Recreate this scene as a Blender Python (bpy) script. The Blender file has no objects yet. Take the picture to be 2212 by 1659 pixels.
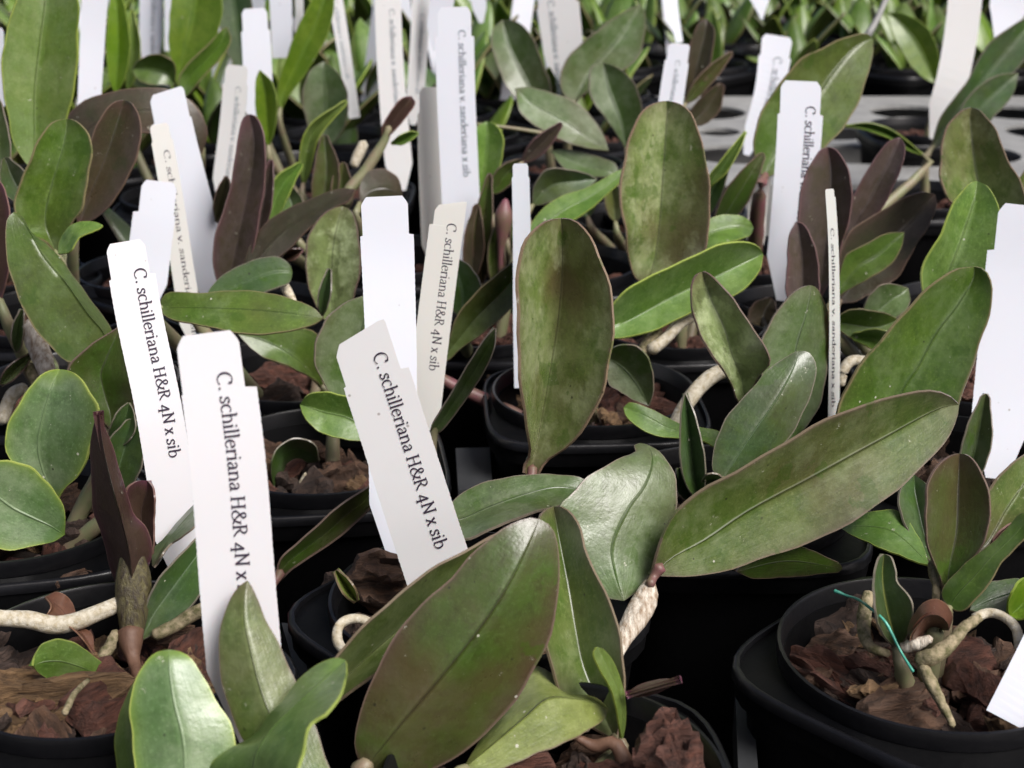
import bpy, bmesh, math, random
import numpy as np
from mathutils import Vector, noise
R = math.radians
random.seed(7)
S = bpy.context.scene
COL = S.collection

# ------------------------------------------------------------------ camera
RIM, CAMH, PITCH, FPX = 0.075, 0.163, 20.6, 3123.0     # pot rim height, camera above rims (m), pitch, focal length in 2212-wide pixels
CZ = RIM + CAMH
cam = bpy.data.cameras.new('camera'); camo = bpy.data.objects.new('camera', cam); COL.objects.link(camo)
camo.location = (0, 0, CZ); camo.rotation_euler = (R(90 - PITCH), 0, 0)
cam.sensor_width = 36; cam.lens = 36 * FPX / 2212; cam.clip_start = 0.01; cam.clip_end = 200
cam.dof.use_dof = True; cam.dof.focus_distance = 0.34; cam.dof.aperture_fstop = 30
S.camera = camo
# ------------------------------------------------------------------ daylight (bright hazy sky over a greenhouse)
W = bpy.data.worlds.new('World'); S.world = W; W.use_nodes = True
nt = W.node_tree; bg = nt.nodes['Background']
sky = nt.nodes.new('ShaderNodeTexSky'); sky.sky_type = 'NISHITA'; sky.sun_disc = False
SUN_EL, SUN_AZ = 50, 134          # azimuth clockwise from +Y (picture depth)
sky.sun_elevation = R(SUN_EL); sky.sun_rotation = R(SUN_AZ); sky.dust_density = 5.0; sky.air_density = 0.45; sky.ozone_density = 0.2
nt.links.new(sky.outputs[0], bg.inputs[0]); bg.inputs[1].default_value = 0.088
sun = bpy.data.lights.new('sun', 'SUN'); sun.energy = 2.9; sun.angle = R(30); sun.color = (1, 0.985, 0.975)
suno = bpy.data.objects.new('sun', sun); COL.objects.link(suno)
d = Vector((math.sin(R(SUN_AZ)) * math.cos(R(SUN_EL)), math.cos(R(SUN_AZ)) * math.cos(R(SUN_EL)), math.sin(R(SUN_EL))))
suno.rotation_euler = d.to_track_quat('Z', 'Y').to_euler(); suno.location = (0, 0, 3)
S.view_settings.view_transform = 'Standard'; S.view_settings.look = 'None'
S.view_settings.exposure = 0.54; S.view_settings.gamma = 1; S.view_settings.use_curve_mapping = False

# ------------------------------------------------------------------ helpers
CP, SP = math.cos(R(PITCH)), math.sin(R(PITCH))
def at(x, y, Y):
    """point seen at pixel (x, y) of the 2212 wide photograph, Y millimetres away from the camera along the bench"""
    a, b = (x - 1106) / FPX, (829.5 - y) / FPX
    dy, dz = CP + b * SP, -SP + b * CP
    t = Y * 0.001 / dy
    return np.array((a * t, Y * 0.001, CZ + dz * t))
def depth(Y, z=0.1):
    return Y * 0.001 * CP + (CZ - z) * SP
def tag(o, label=None, cat=None, group=None, kind=None):
    if label: o['label'] = label
    if cat: o['category'] = cat
    if group: o['group'] = group
    if kind: o['kind'] = kind
    return o
def empty(name, loc):
    o = bpy.data.objects.new(name, None); o.location = loc; o.empty_display_size = 0.01; COL.objects.link(o); return o
def mesh(name, V, F, mat, parent=None, smooth=True, uv=None, sharp=None, loc=None):
    V = np.asarray(V, float)
    off = np.array(parent.location) if parent else (np.array(loc) if loc is not None else V.mean(0))
    if parent and parent.parent: off = off + np.array(parent.parent.location)
    me = bpy.data.meshes.new(name); me.from_pydata((V - off).tolist(), [], F)
    if uv is not None:
        ul = me.uv_layers.new(name='UVMap'); idx = np.empty(len(me.loops), int); me.loops.foreach_get('vertex_index', idx)
        ul.data.foreach_set('uv', np.asarray(uv, float)[idx].ravel())
    if smooth:
        me.polygons.foreach_set('use_smooth', [True] * len(me.polygons))
        if sharp: me.set_sharp_from_angle(angle=R(sharp))
    me.materials.append(mat); me.update()
    o = bpy.data.objects.new(name, me); COL.objects.link(o)
    if parent: o.parent = parent
    else: o.location = off
    return o
def smoothline(P, n, ends=True):
    """catmull-rom through P resampled to n points by arc length"""
    P = np.asarray(P, float)
    if len(P) == 2: Q = np.array([P[0] * (1 - t) + P[1] * t for t in np.linspace(0, 1, 20)])
    else:
        A = np.vstack([2 * P[0] - P[1], P, 2 * P[-1] - P[-2]]); Q = []
        for i in range(1, len(A) - 2):
            p0, p1, p2, p3 = A[i - 1], A[i], A[i + 1], A[i + 2]
            d1 = max(np.linalg.norm(p1 - p0), 1e-6) ** .5; d2 = max(np.linalg.norm(p2 - p1), 1e-6) ** .5; d3 = max(np.linalg.norm(p3 - p2), 1e-6) ** .5
            m1 = (p1 - p0) / d1 - (p2 - p0) / (d1 + d2) + (p2 - p1) / d2; m2 = (p2 - p1) / d2 - (p3 - p1) / (d2 + d3) + (p3 - p2) / d3
            m1 *= d2; m2 *= d2
            for t in np.linspace(0, 1, 14, endpoint=False):
                Q.append((2 * t ** 3 - 3 * t ** 2 + 1) * p1 + (t ** 3 - 2 * t ** 2 + t) * m1 + (-2 * t ** 3 + 3 * t ** 2) * p2 + (t ** 3 - t ** 2) * m2)
        Q.append(P[-1]); Q = np.array(Q)
    s = np.r_[0, np.cumsum(np.linalg.norm(np.diff(Q, axis=0), axis=1))]
    u = np.linspace(0, 1, n)
    if ends: u = 0.75 * u + 0.25 * (0.5 - 0.5 * np.cos(np.pi * u))
    u = u * s[-1]
    return np.stack([np.interp(u, s, Q[:, k]) for k in range(Q.shape[1])], 1)

# ------------------------------------------------------------------ materials
def newmat(name):
    m = bpy.data.materials.new(name); m.use_nodes = True; return m, m.node_tree, m.node_tree.nodes['Principled BSDF']
def N(nt, t, **kw):
    n = nt.nodes.new(t)
    for k, v in kw.items():
        if k in n.inputs: n.inputs[k].default_value = v
        else: setattr(n, k, v)
    return n
def ramp(nt, pts, src):
    r = nt.nodes.new('ShaderNodeValToRGB'); cr = r.color_ramp
    while len(cr.elements) > len(pts): cr.elements.remove(cr.elements[-1])
    while len(cr.elements) < len(pts): cr.elements.new(0.5)
    for e, (p, c) in zip(cr.elements, pts):
        e.position = p; e.color = (c, c, c, 1) if not isinstance(c, tuple) else (*c, 1)
    nt.links.new(src, r.inputs[0]); return r.outputs[0]
def mixc(nt, f, a, b, mode='MIX'):
    m = nt.nodes.new('ShaderNodeMix'); m.data_type = 'RGBA'; m.blend_type = mode
    for s, v in ((0, f), (6, a), (7, b)):
        if isinstance(v, (float, int)): m.inputs[s].default_value = v
        elif isinstance(v, tuple): m.inputs[s].default_value = (*v, 1)
        else: nt.links.new(v, m.inputs[s])
    return m.outputs[2]
def mth(nt, op, a, b=0.0):
    m = nt.nodes.new('ShaderNodeMath'); m.operation = op
    for s, v in ((0, a), (1, b)):
        if isinstance(v, (float, int)): m.inputs[s].default_value = v
        else: nt.links.new(v, m.inputs[s])
    return m.outputs[0]

def leafmat(name, c1, c2, edge, rib, flush=(0.09, 0.03, 0.045), flush_amt=0.25, rough=0.38, bloom=0.25, trans=0.0, ribw=0.035, blotch=(0.035, 0.08, 0.01), brown=.5):
    m, nt, p = newmat(name); L = nt.links
    uv = N(nt, 'ShaderNodeUVMap'); sep = N(nt, 'ShaderNodeSeparateXYZ'); L.new(uv.outputs[0], sep.inputs[0])
    u, v = sep.outputs[0], sep.outputs[1]                       # u 0..1 across, v 0..1 base to tip
    av = mth(nt, 'ABSOLUTE', mth(nt, 'SUBTRACT', mth(nt, 'MULTIPLY', u, 2.0), 1.0))
    oi = N(nt, 'ShaderNodeObjectInfo'); 
    tc = N(nt, 'ShaderNodeTexCoord')
    off = N(nt, 'ShaderNodeVectorMath', operation='ADD'); L.new(tc.outputs['Object'], off.inputs[0])
    sc = N(nt, 'ShaderNodeVectorMath', operation='SCALE'); sc.inputs[0].default_value = (3.1, 1.7, 2.3); L.new(oi.outputs['Random'], sc.inputs['Scale']); L.new(sc.outputs[0], off.inputs[1])
    def noi(scale, det=3, r=.6, vec=off.outputs[0]):
        n = N(nt, 'ShaderNodeTexNoise', Scale=scale, Detail=det, Roughness=r); L.new(vec, n.inputs['Vector']); return n.outputs['Fac']
    n1, n2, n3 = noi(42, 4), noi(170, 5, .65), noi(900, 2)
    # veins run along the leaf
    mp = N(nt, 'ShaderNodeMapping'); mp.inputs['Scale'].default_value = (26, 3.2, 1); L.new(uv.outputs[0], mp.inputs[0])
    vn = noi(1.0, 2, .5, mp.outputs[0])
    col = mixc(nt, ramp(nt, [(.32, 0.0), (.68, 1.0)], n1), c1, c2)
    col = mixc(nt, ramp(nt, [(.44, 0.0), (.66, .8)], n2), col, blotch)
    col = mixc(nt, ramp(nt, [(.3, .55), (.5, 0.0)], noi(330, 4, .7)), col, tuple(a * .45 for a in c1))
    col = mixc(nt, ramp(nt, [(.55, .0), (.75, .4)], noi(1300, 2, .6)), col, tuple(a * 1.9 + .02 for a in c2))
    col = mixc(nt, ramp(nt, [(.4, .0), (.8, .14)], vn), col, tuple(min(1, a * 1.7 + .015) for a in c2))
    nb = noi(24, 3, .55)
    col = mixc(nt, mth(nt, 'MULTIPLY', ramp(nt, [(.47, 0.0), (.66, 1.0)], nb), brown), col, (.065, .045, .022))
    col = mixc(nt, mth(nt, 'MULTIPLY', ramp(nt, [(.34, 1.0), (.5, 0.0)], nb), .45), col, blotch)
    # waxy pale bloom patches
    col = mixc(nt, mth(nt, 'MULTIPLY', mth(nt, 'MULTIPLY', ramp(nt, [(.48, 0.0), (.58, 1.0)], noi(60, 7, .68)), ramp(nt, [(.35, .35), (.6, 1.0)], noi(420, 3))), bloom), col, tuple(min(1, 1.25 * a + .07) for a in (c1[0] + .02, c1[1] + .01, c1[2] + .01)))
    fl = mth(nt, 'ADD', mth(nt, 'MULTIPLY', mth(nt, 'POWER', av, 7.0), .7), mth(nt, 'ADD', ramp(nt, [(.0, 1.0), (.13, 0.0)], v), ramp(nt, [(.82, 0.0), (1.0, .7)], v)))
    fl = mth(nt, 'MULTIPLY', fl, mth(nt, 'ADD', mth(nt, 'MULTIPLY', n1, 1.2), .1))
    col = mixc(nt, mth(nt, 'MINIMUM', mth(nt, 'MULTIPLY', fl, flush_amt * 1.6), .9), col, flush)
    col = mixc(nt, mth(nt, 'MULTIPLY', ramp(nt, [(0.0, 1.0), (ribw, 0.0)], av), mth(nt, 'ADD', mth(nt, 'MULTIPLY', n1, .8), .25)), col, rib)
    col = mixc(nt, ramp(nt, [(.955, 0.0), (.985, .8)], av), col, edge)
    # specks: dark pits and white lime dots
    vo = N(nt, 'ShaderNodeTexVoronoi', Scale=420); L.new(off.outputs[0], vo.inputs['Vector'])
    vs = N(nt, 'ShaderNodeSeparateColor'); L.new(vo.outputs['Color'], vs.inputs[0])
    dot = mth(nt, 'LESS_THAN', vo.outputs['Distance'], mth(nt, 'MULTIPLY', vs.outputs[2], .16))
    col = mixc(nt, mth(nt, 'MULTIPLY', dot, ramp(nt, [(.90, 0.0), (.92, .8)], vs.outputs[0])), col, (.02, .02, .012))
    col = mixc(nt, mth(nt, 'MULTIPLY', dot, ramp(nt, [(.96, 0.0), (.965, .8)], vs.outputs[1])), col, (.5, .5, .42))
    # dried lime flecks and wet dark patches with hard outlines
    col = mixc(nt, ramp(nt, [(.665, 0.0), (.69, .75)], noi(300, 6, .75)), col, (.42, .42, .34))
    col = mixc(nt, ramp(nt, [(.62, 0.0), (.64, .5)], noi(95, 4, .55)), col, blotch)
    hs = N(nt, 'ShaderNodeHueSaturation', Saturation=1.06, Hue=.49); L.new(col, hs.inputs['Color'])
    L.new(mth(nt, 'ADD', mth(nt, 'MULTIPLY', oi.outputs['Random'], .3), .85), hs.inputs['Value'])
    L.new(hs.outputs[0], p.inputs['Base Color'])
    L.new(mth(nt, 'ADD', mth(nt, 'MULTIPLY', n2, .3), rough - .19), p.inputs['Roughness'])
    p.inputs['Specular IOR Level'].default_value = 0.55
    p.inputs['Subsurface Weight'].default_value = 0.05; p.inputs['Subsurface Radius'].default_value = (.0012, .002, .0006); p.inputs['Subsurface Scale'].default_value = 1.0
    bmp = N(nt, 'ShaderNodeBump', Strength=0.35, Distance=0.0005)
    h = mth(nt, 'ADD', mth(nt, 'ADD', mth(nt, 'MULTIPLY', vn, .22), mth(nt, 'MULTIPLY', ramp(nt, [(0.0, 0.0), (.04, 1.0)], av), 3.6)), mth(nt, 'ADD', mth(nt, 'MULTIPLY', n2, 1.2), mth(nt, 'MULTIPLY', n3, .25)))
    L.new(h, bmp.inputs['Height']); L.new(bmp.outputs[0], p.inputs['Normal'])
    if trans:
        tr = N(nt, 'ShaderNodeBsdfTranslucent'); L.new(mixc(nt, .5, hs.outputs[0], (.25, .5, .02)), tr.inputs[0])
        ms = N(nt, 'ShaderNodeMixShader'); ms.inputs[0].default_value = trans
        L.new(p.outputs[0], ms.inputs[1]); L.new(tr.outputs[0], ms.inputs[2]); L.new(ms.outputs[0], nt.nodes['Material Output'].inputs[0])
    return m
PUR = (.09, .045, .06); PALE = (.3, .27, .2)
LM = {
 'ol': leafmat('leaf_olive', (.042, .05, .013), (.032, .066, .013), (.15, .11, .085), (.02, .016, .008), flush=(.075, .035, .035), flush_amt=.55, bloom=.12, brown=.75, rough=.36),
 'og': leafmat('leaf_olive_green', (.075, .115, .026), (.10, .13, .045), (.16, .125, .085), (.03, .034, .012), flush=(.085, .045, .05), flush_amt=.45, bloom=.4, brown=.6),
 'gr': leafmat('leaf_green', (.05, .11, .016), (.075, .13, .024), (.2, .17, .09), (.025, .045, .012), flush_amt=.2, bloom=.3, trans=.08, brown=.35),
 'dg': leafmat('leaf_dark_green', (.03, .065, .022), (.04, .075, .03), (.17, .15, .12), (.07, .11, .06), flush_amt=.2, bloom=.2, brown=.3),
 'gg': leafmat('leaf_grey_green', (.062, .105, .04), (.085, .125, .055), (.17, .14, .11), (.035, .055, .026), flush_amt=.25, bloom=.4, brown=.35),
 'br': leafmat('leaf_bright', (.10, .19, .015), (.13, .21, .032), (.25, .34, .08), (.09, .2, .02), flush_amt=.0, bloom=.1, trans=.25, blotch=(.06, .14, .01), brown=.1),
 'gy': leafmat('leaf_yellow_green', (.12, .18, .04), (.10, .17, .055), (.26, .33, .07), (.08, .12, .035), flush_amt=.05, bloom=.3, trans=.1, blotch=(.08, .15, .02), brown=.15),
 'li': leafmat('leaf_pale_lime', (.20, .25, .075), (.14, .18, .05), (.13, .09, .06), (.09, .11, .05), flush_amt=.25, bloom=.35, blotch=(.08, .12, .015), brown=.3),
 'sg': leafmat('leaf_silver_green_sheen_tint', (.175, .21, .10), (.10, .145, .04), (.18, .13, .09), (.035, .035, .015), flush=(.075, .045, .035), flush_amt=.6, bloom=.45, brown=.75, rough=.3),  # brightened base colour and bloom stand in for the silvery sheen
 'ga': leafmat('leaf_blue_green_lime_rim', (.075, .13, .05), (.10, .16, .075), (.30, .36, .10), (.11, .17, .08), flush=(.17, .26, .04), flush_amt=.75, bloom=.5, blotch=(.05, .11, .03), brown=.08),
 'dy': leafmat('leaf_dark_yellow_rib', (.03, .065, .022), (.04, .075, .03), (.17, .15, .12), (.34, .38, .12), flush_amt=.2, bloom=.2, brown=.3, ribw=.09),
 'pu': leafmat('leaf_purple', (.048, .038, .033), (.06, .047, .042), (.12, .075, .07), (.02, .012, .013), flush_amt=.5, bloom=.12, blotch=(.035, .03, .014), brown=.3),
 'bw': leafmat('leaf_brown', (.038, .033, .018), (.048, .04, .024), (.14, .10, .07), (.02, .015, .01), flush_amt=.3, bloom=.12, blotch=(.028, .034, .012), brown=.3),
 'pa': leafmat('leaf_silvery', (.17, .23, .10), (.10, .14, .05), (.12, .08, .07), (.035, .045, .02), flush_amt=.4, bloom=.9, rough=.3, blotch=(.05, .065, .025), brown=.4),
 'ma': leafmat('leaf_maroon', (.055, .033, .027), (.045, .03, .022), (.17, .11, .085), (.03, .018, .018), flush=(.10, .018, .05), flush_amt=.6, bloom=.05, blotch=(.05, .032, .018), brown=.4),
 'dry': leafmat('papery_bract', (.13, .06, .032), (.09, .04, .022), (.2, .12, .07), (.05, .02, .012), flush=(.05, .02, .015), flush_amt=.3, bloom=.1, blotch=(.04, .018, .01), brown=.4, rough=.55),
 'gl': leafmat('leaf_fresh_green', (.085, .17, .028), (.11, .19, .05), (.28, .36, .09), (.07, .11, .035), flush_amt=.08, bloom=.4, trans=.08, blotch=(.05, .12, .02), brown=.12),
}
def plainmat(name, c, rough=.5, c2=None, scale=200, bump=0.0, spec=.5, aniso=None):
    m, nt, p = newmat(name); L = nt.links
    tc = N(nt, 'ShaderNodeTexCoord'); src = tc.outputs['Object']
    if aniso:
        mp = N(nt, 'ShaderNodeMapping'); mp.inputs['Scale'].default_value = aniso; L.new(src, mp.inputs[0]); src = mp.outputs[0]
    n = N(nt, 'ShaderNodeTexNoise', Scale=scale, Detail=5.0, Roughness=.65); L.new(src, n.inputs['Vector'])
    L.new(mixc(nt, ramp(nt, [(.35, 0.0), (.65, 1.0)], n.outputs[0]), c, c2 or c), p.inputs['Base Color'])
    p.inputs['Roughness'].default_value = rough; p.inputs['Specular IOR Level'].default_value = spec
    if bump:
        b = N(nt, 'ShaderNodeBump', Strength=.7, Distance=bump); L.new(n.outputs[0], b.inputs['Height']); L.new(b.outputs[0], p.inputs['Normal'])
    return m
M_POT = plainmat('black_plastic', (.0022, .0023, .0027), .5, (.0035, .0035, .0038), 500, .0001, spec=.12)
M_RIM = plainmat('black_plastic_rim', (.005, .005, .006), .3, (.007, .007, .008), 500, .0001, spec=.35)
M_SOIL = plainmat('wet_bark_crumbs', (.012, .008, .006), .9, (.03, .018, .012), 250, .001)
M_TRAYD = plainmat('dark_tray_plastic', (.025, .026, .028), .5, (.04, .042, .044), 60)
M_TRAYL = plainmat('light_grey_tray_plastic', (.30, .30, .29), .5, (.22, .22, .215), 60)
M_BENCH = plainmat('bench_mesh', (.012, .013, .013), .8, (.02, .02, .02), 30)
M_ROOT = plainmat('root_velamen', (.60, .56, .46), .75, (.36, .30, .19), 750, .0007)
M_ROOTD = plainmat('old_root', (.33, .27, .17), .8, (.09, .085, .03), 620, .001)
M_BULB = plainmat('dry_sheath', (.66, .61, .52), .7, (.22, .15, .09), 900, .0012, aniso=(1, .6, .22))
M_STEM = plainmat('green_stem', (.17, .19, .09), .5, (.2, .15, .1), 150, .0003)
M_STEMP = plainmat('red_stem', (.16, .055, .07), .5, (.12, .09, .05), 150, .0003)
M_STRIPE = plainmat('striped_pseudobulb', (.115, .10, .038), .5, (.035, .024, .016), 150, .0012, aniso=(7, 7, .5))
M_BRACT = plainmat('dry_bract', (.20, .11, .07), .6, (.10, .05, .03), 160, .0007, aniso=(1, 1, .3))
M_TIE = plainmat('green_tie', (.03, .22, .16), .3, (.1, .4, .3), 300)
M_INK = plainmat('label_ink', (.022, .012, .03), .7)
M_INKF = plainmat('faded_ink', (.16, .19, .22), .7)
def labelmat(name, c, dirt=(.5, .44, .36)):
    m, nt, p = newmat(name); L = nt.links
    tc = N(nt, 'ShaderNodeTexCoord')
    n = N(nt, 'ShaderNodeTexNoise', Scale=55.0, Detail=6.0, Roughness=.7); L.new(tc.outputs['Object'], n.inputs['Vector'])
    v = N(nt, 'ShaderNodeTexVoronoi', Scale=330.0); L.new(tc.outputs['Object'], v.inputs['Vector'])
    vs = N(nt, 'ShaderNodeSeparateColor'); L.new(v.outputs['Color'], vs.inputs[0])
    col = mixc(nt, ramp(nt, [(.55, 0.0), (.8, .35)], n.outputs[0]), c, tuple(a * .9 for a in c))
    dot = mth(nt, 'MULTIPLY', ramp(nt, [(.08, 1.0), (.13, 0.0)], v.outputs['Distance']), ramp(nt, [(.93, 0.0), (.95, .75)], vs.outputs[0]))
    col = mixc(nt, dot, col, (.25, .22, .2))
    L.new(col, p.inputs['Base Color']); p.inputs['Roughness'].default_value = .45
    p.inputs['Subsurface Weight'].default_value = .1; p.inputs['Subsurface Scale'].default_value = .001
    return m
M_LAB = labelmat('white_label_plastic', (.63, .65, .71)); M_LABA = labelmat('faint_lilac_label_plastic', (.61, .605, .625)); M_LABB = labelmat('faint_grey_label_plastic', (.63, .63, .635)); M_LABC = labelmat('cream_shade_tint_label_plastic', (.66, .65, .615)); M_LABG = labelmat('grey_label_plastic', (.56, .56, .56))  # cream tint puts the shaded side of turned tags into the colour
def barkmat(name, c1, c2, c3):
    m, nt, p = newmat(name); L = nt.links
    tc = N(nt, 'ShaderNodeTexCoord'); oi = N(nt, 'ShaderNodeObjectInfo')
    mp = N(nt, 'ShaderNodeMapping'); mp.inputs['Scale'].default_value = (.22, 1.3, 1.6); L.new(tc.outputs['Object'], mp.inputs[0]); L.new(oi.outputs['Random'], mp.inputs['Location'])
    n = N(nt, 'ShaderNodeTexNoise', Scale=420.0, Detail=8.0, Roughness=.7); L.new(mp.outputs[0], n.inputs['Vector'])
    n2 = N(nt, 'ShaderNodeTexNoise', Scale=90.0, Detail=4.0, Roughness=.6); L.new(mp.outputs[0], n2.inputs['Vector'])
    col = mixc(nt, ramp(nt, [(.35, 0.0), (.65, 1.0)], n.outputs[0]), c1, c2)
    col = mixc(nt, ramp(nt, [(.5, 0.0), (.7, .8)], n2.outputs[0]), col, c3)
    gp = N(nt, 'ShaderNodeNewGeometry'); col = mixc(nt, ramp(nt, [(.52, 0.0), (.62, .45)], gp.outputs['Pointiness']), col, tuple(min(1, a * 1.7 + .05) for a in c2))
    L.new(col, p.inputs['Base Color']); p.inputs['Roughness'].default_value = .75
    b = N(nt, 'ShaderNodeBump', Strength=1.0, Distance=.0022); L.new(mth(nt, 'ADD', n.outputs[0], n2.outputs[0]), b.inputs['Height']); L.new(b.outputs[0], p.inputs['Normal'])
    return m
BM = {'red brown': barkmat('bark_red', (.022, .008, .005), (.125, .043, .024), (.06, .022, .013)),
      'brown': barkmat('bark_brown', (.022, .011, .006), (.12, .06, .031), (.055, .028, .016)),
      'ochre': barkmat('bark_ochre', (.045, .024, .01), (.23, .135, .06), (.09, .047, .022)),
      'dark brown': barkmat('bark_dark', (.012, .007, .005), (.062, .034, .022), (.03, .016, .011))}

# ------------------------------------------------------------------ the setting
def sheet(name, x0, x1, y0, y1, z, m):
    return tag(mesh(name, [(x0, y0, z), (x1, y0, z), (x1, y1, z), (x0, y1, z)], [(0, 1, 2, 3)], m, smooth=False), kind='structure')
sheet('ground', -60, 60, -40, 80, -0.8, plainmat('greenhouse_gravel', (.10, .10, .09), .9, (.18, .17, .15), 12, .01))
def slab(name, x0, x1, y0, y1, z0, z1, m):
    V = [(x, y, z) for z in (z0, z1) for x, y in ((x0, y0), (x1, y0), (x1, y1), (x0, y1))]
    return mesh(name, V, [(3, 2, 1, 0), (4, 5, 6, 7), (0, 1, 5, 4), (1, 2, 6, 5), (2, 3, 7, 6), (3, 0, 4, 7)], m, smooth=False)
tag(slab('bench_top', -1.6, 1.6, -.1, 3.2, -.03, -.002, M_BENCH), kind='structure')

# ------------------------------------------------------------------ builders
def tube(name, P, rad, mat, parent, n=10, k=14, bumpy=0.0, capr=True, flat=1.0):
    """P world points, rad list or number (m)"""
    P = np.asarray(P, float); rr = np.full(len(P), rad) if np.isscalar(rad) else np.asarray(rad, float)
    Q = smoothline(np.c_[P, rr], k, ends=False); C, r = Q[:, :3], Q[:, 3]
    V, F = [], []; ref = np.array((.3, .2, 1.0)); rng = random.random() * 50
    for i in range(k):
        t = C[min(i + 1, k - 1)] - C[max(i - 1, 0)]; t /= np.linalg.norm(t) + 1e-12
        a = np.cross(t, ref); a /= np.linalg.norm(a) + 1e-12
        b = np.cross(t, a)
        for j in range(n):
            w = 2 * math.pi * j / n
            q = r[i] * (1 + bumpy * (noise.noise(Vector((i * .6 + rng, math.cos(w), math.sin(w))))))
            V.append(C[i] + a * math.cos(w) * q + b * math.sin(w) * q * flat)
    for i in range(k - 1):
        for j in range(n):
            F.append((i * n + j, i * n + (j + 1) % n, (i + 1) * n + (j + 1) % n, (i + 1) * n + j))
    t0 = C[0] - C[1]; t1 = C[-1] - C[-2]
    V.append(C[0] + t0 / (np.linalg.norm(t0) + 1e-9) * r[0] * .7); V.append(C[-1] + t1 / (np.linalg.norm(t1) + 1e-9) * r[-1] * .7)
    for j in range(n):
        F.append((n * k, (j + 1) % n, j)); F.append((n * k + 1, (k - 1) * n + j, (k - 1) * n + (j + 1) % n))
    return mesh(name, V, F, mat, parent)
POTS = []      # (x, y) metres, filled below
PLANTS = {}
SOIL = RIM - .0125
GAP = .055
def pot_outline(a, s):
    c, q = abs(math.cos(a)), abs(math.sin(a)); e = 4.2
    return s / ((c ** e + q ** e) ** (1 / e))
def make_pot(x, y, rot, label=None, group=None):
    n = 56; root = empty('plant_pot', (x, y, 0)); tag(root, label, 'plant pot', group)
    def rings(defs, closed_bottom):
        V, F = [], []
        for rf, z in defs:
            for j in range(n):
                a = 2 * math.pi * j / n; r = rf(a)
                V.append((x + r * math.cos(a + rot), y + r * math.sin(a + rot), z))
        for i in range(len(defs) - 1):
            for j in range(n): F.append((i * n + j, (i + 1) * n + j, (i + 1) * n + (j + 1) % n, i * n + (j + 1) % n))
        if closed_bottom: F.append(tuple((len(defs) - 1) * n + j for j in range(n - 1, -1, -1)))
        return V, F
    c = lambda r: (lambda a: r)
    sq = lambda s: (lambda a: pot_outline(a, s))
    V, F = rings([(c(.0285), RIM - .012), (c(.0305), RIM - .0045), (c(.0322), RIM - .0045), (sq(.0335), RIM - .0062), (sq(.0345), RIM - .0062), (sq(.0348), RIM - .0075), (sq(.0345), RIM - .012), (sq(.0325), RIM - .0125), (sq(.0265), .002), (sq(.025), .0)], True)
    mesh('pot_body', V, F, M_POT, root, sharp=35)
    V, F = rings([(c(.0296), SOIL - .004), (c(.0312), RIM - .0006), (c(.0316), RIM), (c(.0323), RIM - .0001), (c(.0326), RIM - .0012), (c(.0323), RIM - .0043)], False)
    mesh('rim', V, F, M_RIM, root, sharp=50)
    V, F = rings([(sq(.0338), RIM - .0061), (sq(.0339), RIM - .0048), (sq(.0345), RIM - .0046), (sq(.0352), RIM - .0052), (sq(.0353), RIM - .0074)], False)
    mesh('lip', V, F, M_RIM, root, sharp=60)
    # crumbly filling
    V, F = [(x, y, SOIL - .001)], []
    for i, rr in enumerate((.01, .02, .029)):
        for j in range(20):
            a = 2 * math.pi * j / 20; V.append((x + rr * math.cos(a), y + rr * math.sin(a), SOIL - .004 + random.uniform(-.0015, .0015)))
    for j in range(20):
        F.append((0, 1 + j, 1 + (j + 1) % 20))
        for i in (0, 1): F.append((1 + i * 20 + j, 1 + (i + 1) * 20 + j, 1 + (i + 1) * 20 + (j + 1) % 20, 1 + i * 20 + (j + 1) % 20))
    mesh('potting_mix', V, F, M_SOIL, root)
    POTS.append((x, y, root)); return root
def dup_tree(o, loc):
    r = o.copy(); COL.objects.link(r); r.location = loc
    for c in o.children:
        q = c.copy(); COL.objects.link(q); q.parent = r
        for g in c.children:
            h = g.copy(); COL.objects.link(h); h.parent = q
    return r
def plant(key, label, pot, cat='orchid'):
    """pot in mm"""
    x, y = pot[0] * .001, pot[1] * .001
    e = empty('orchid_plant', (x, y, SOIL)); tag(e, label, cat, 'orchid seedlings in their pots'); PLANTS[key] = e; return e

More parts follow.
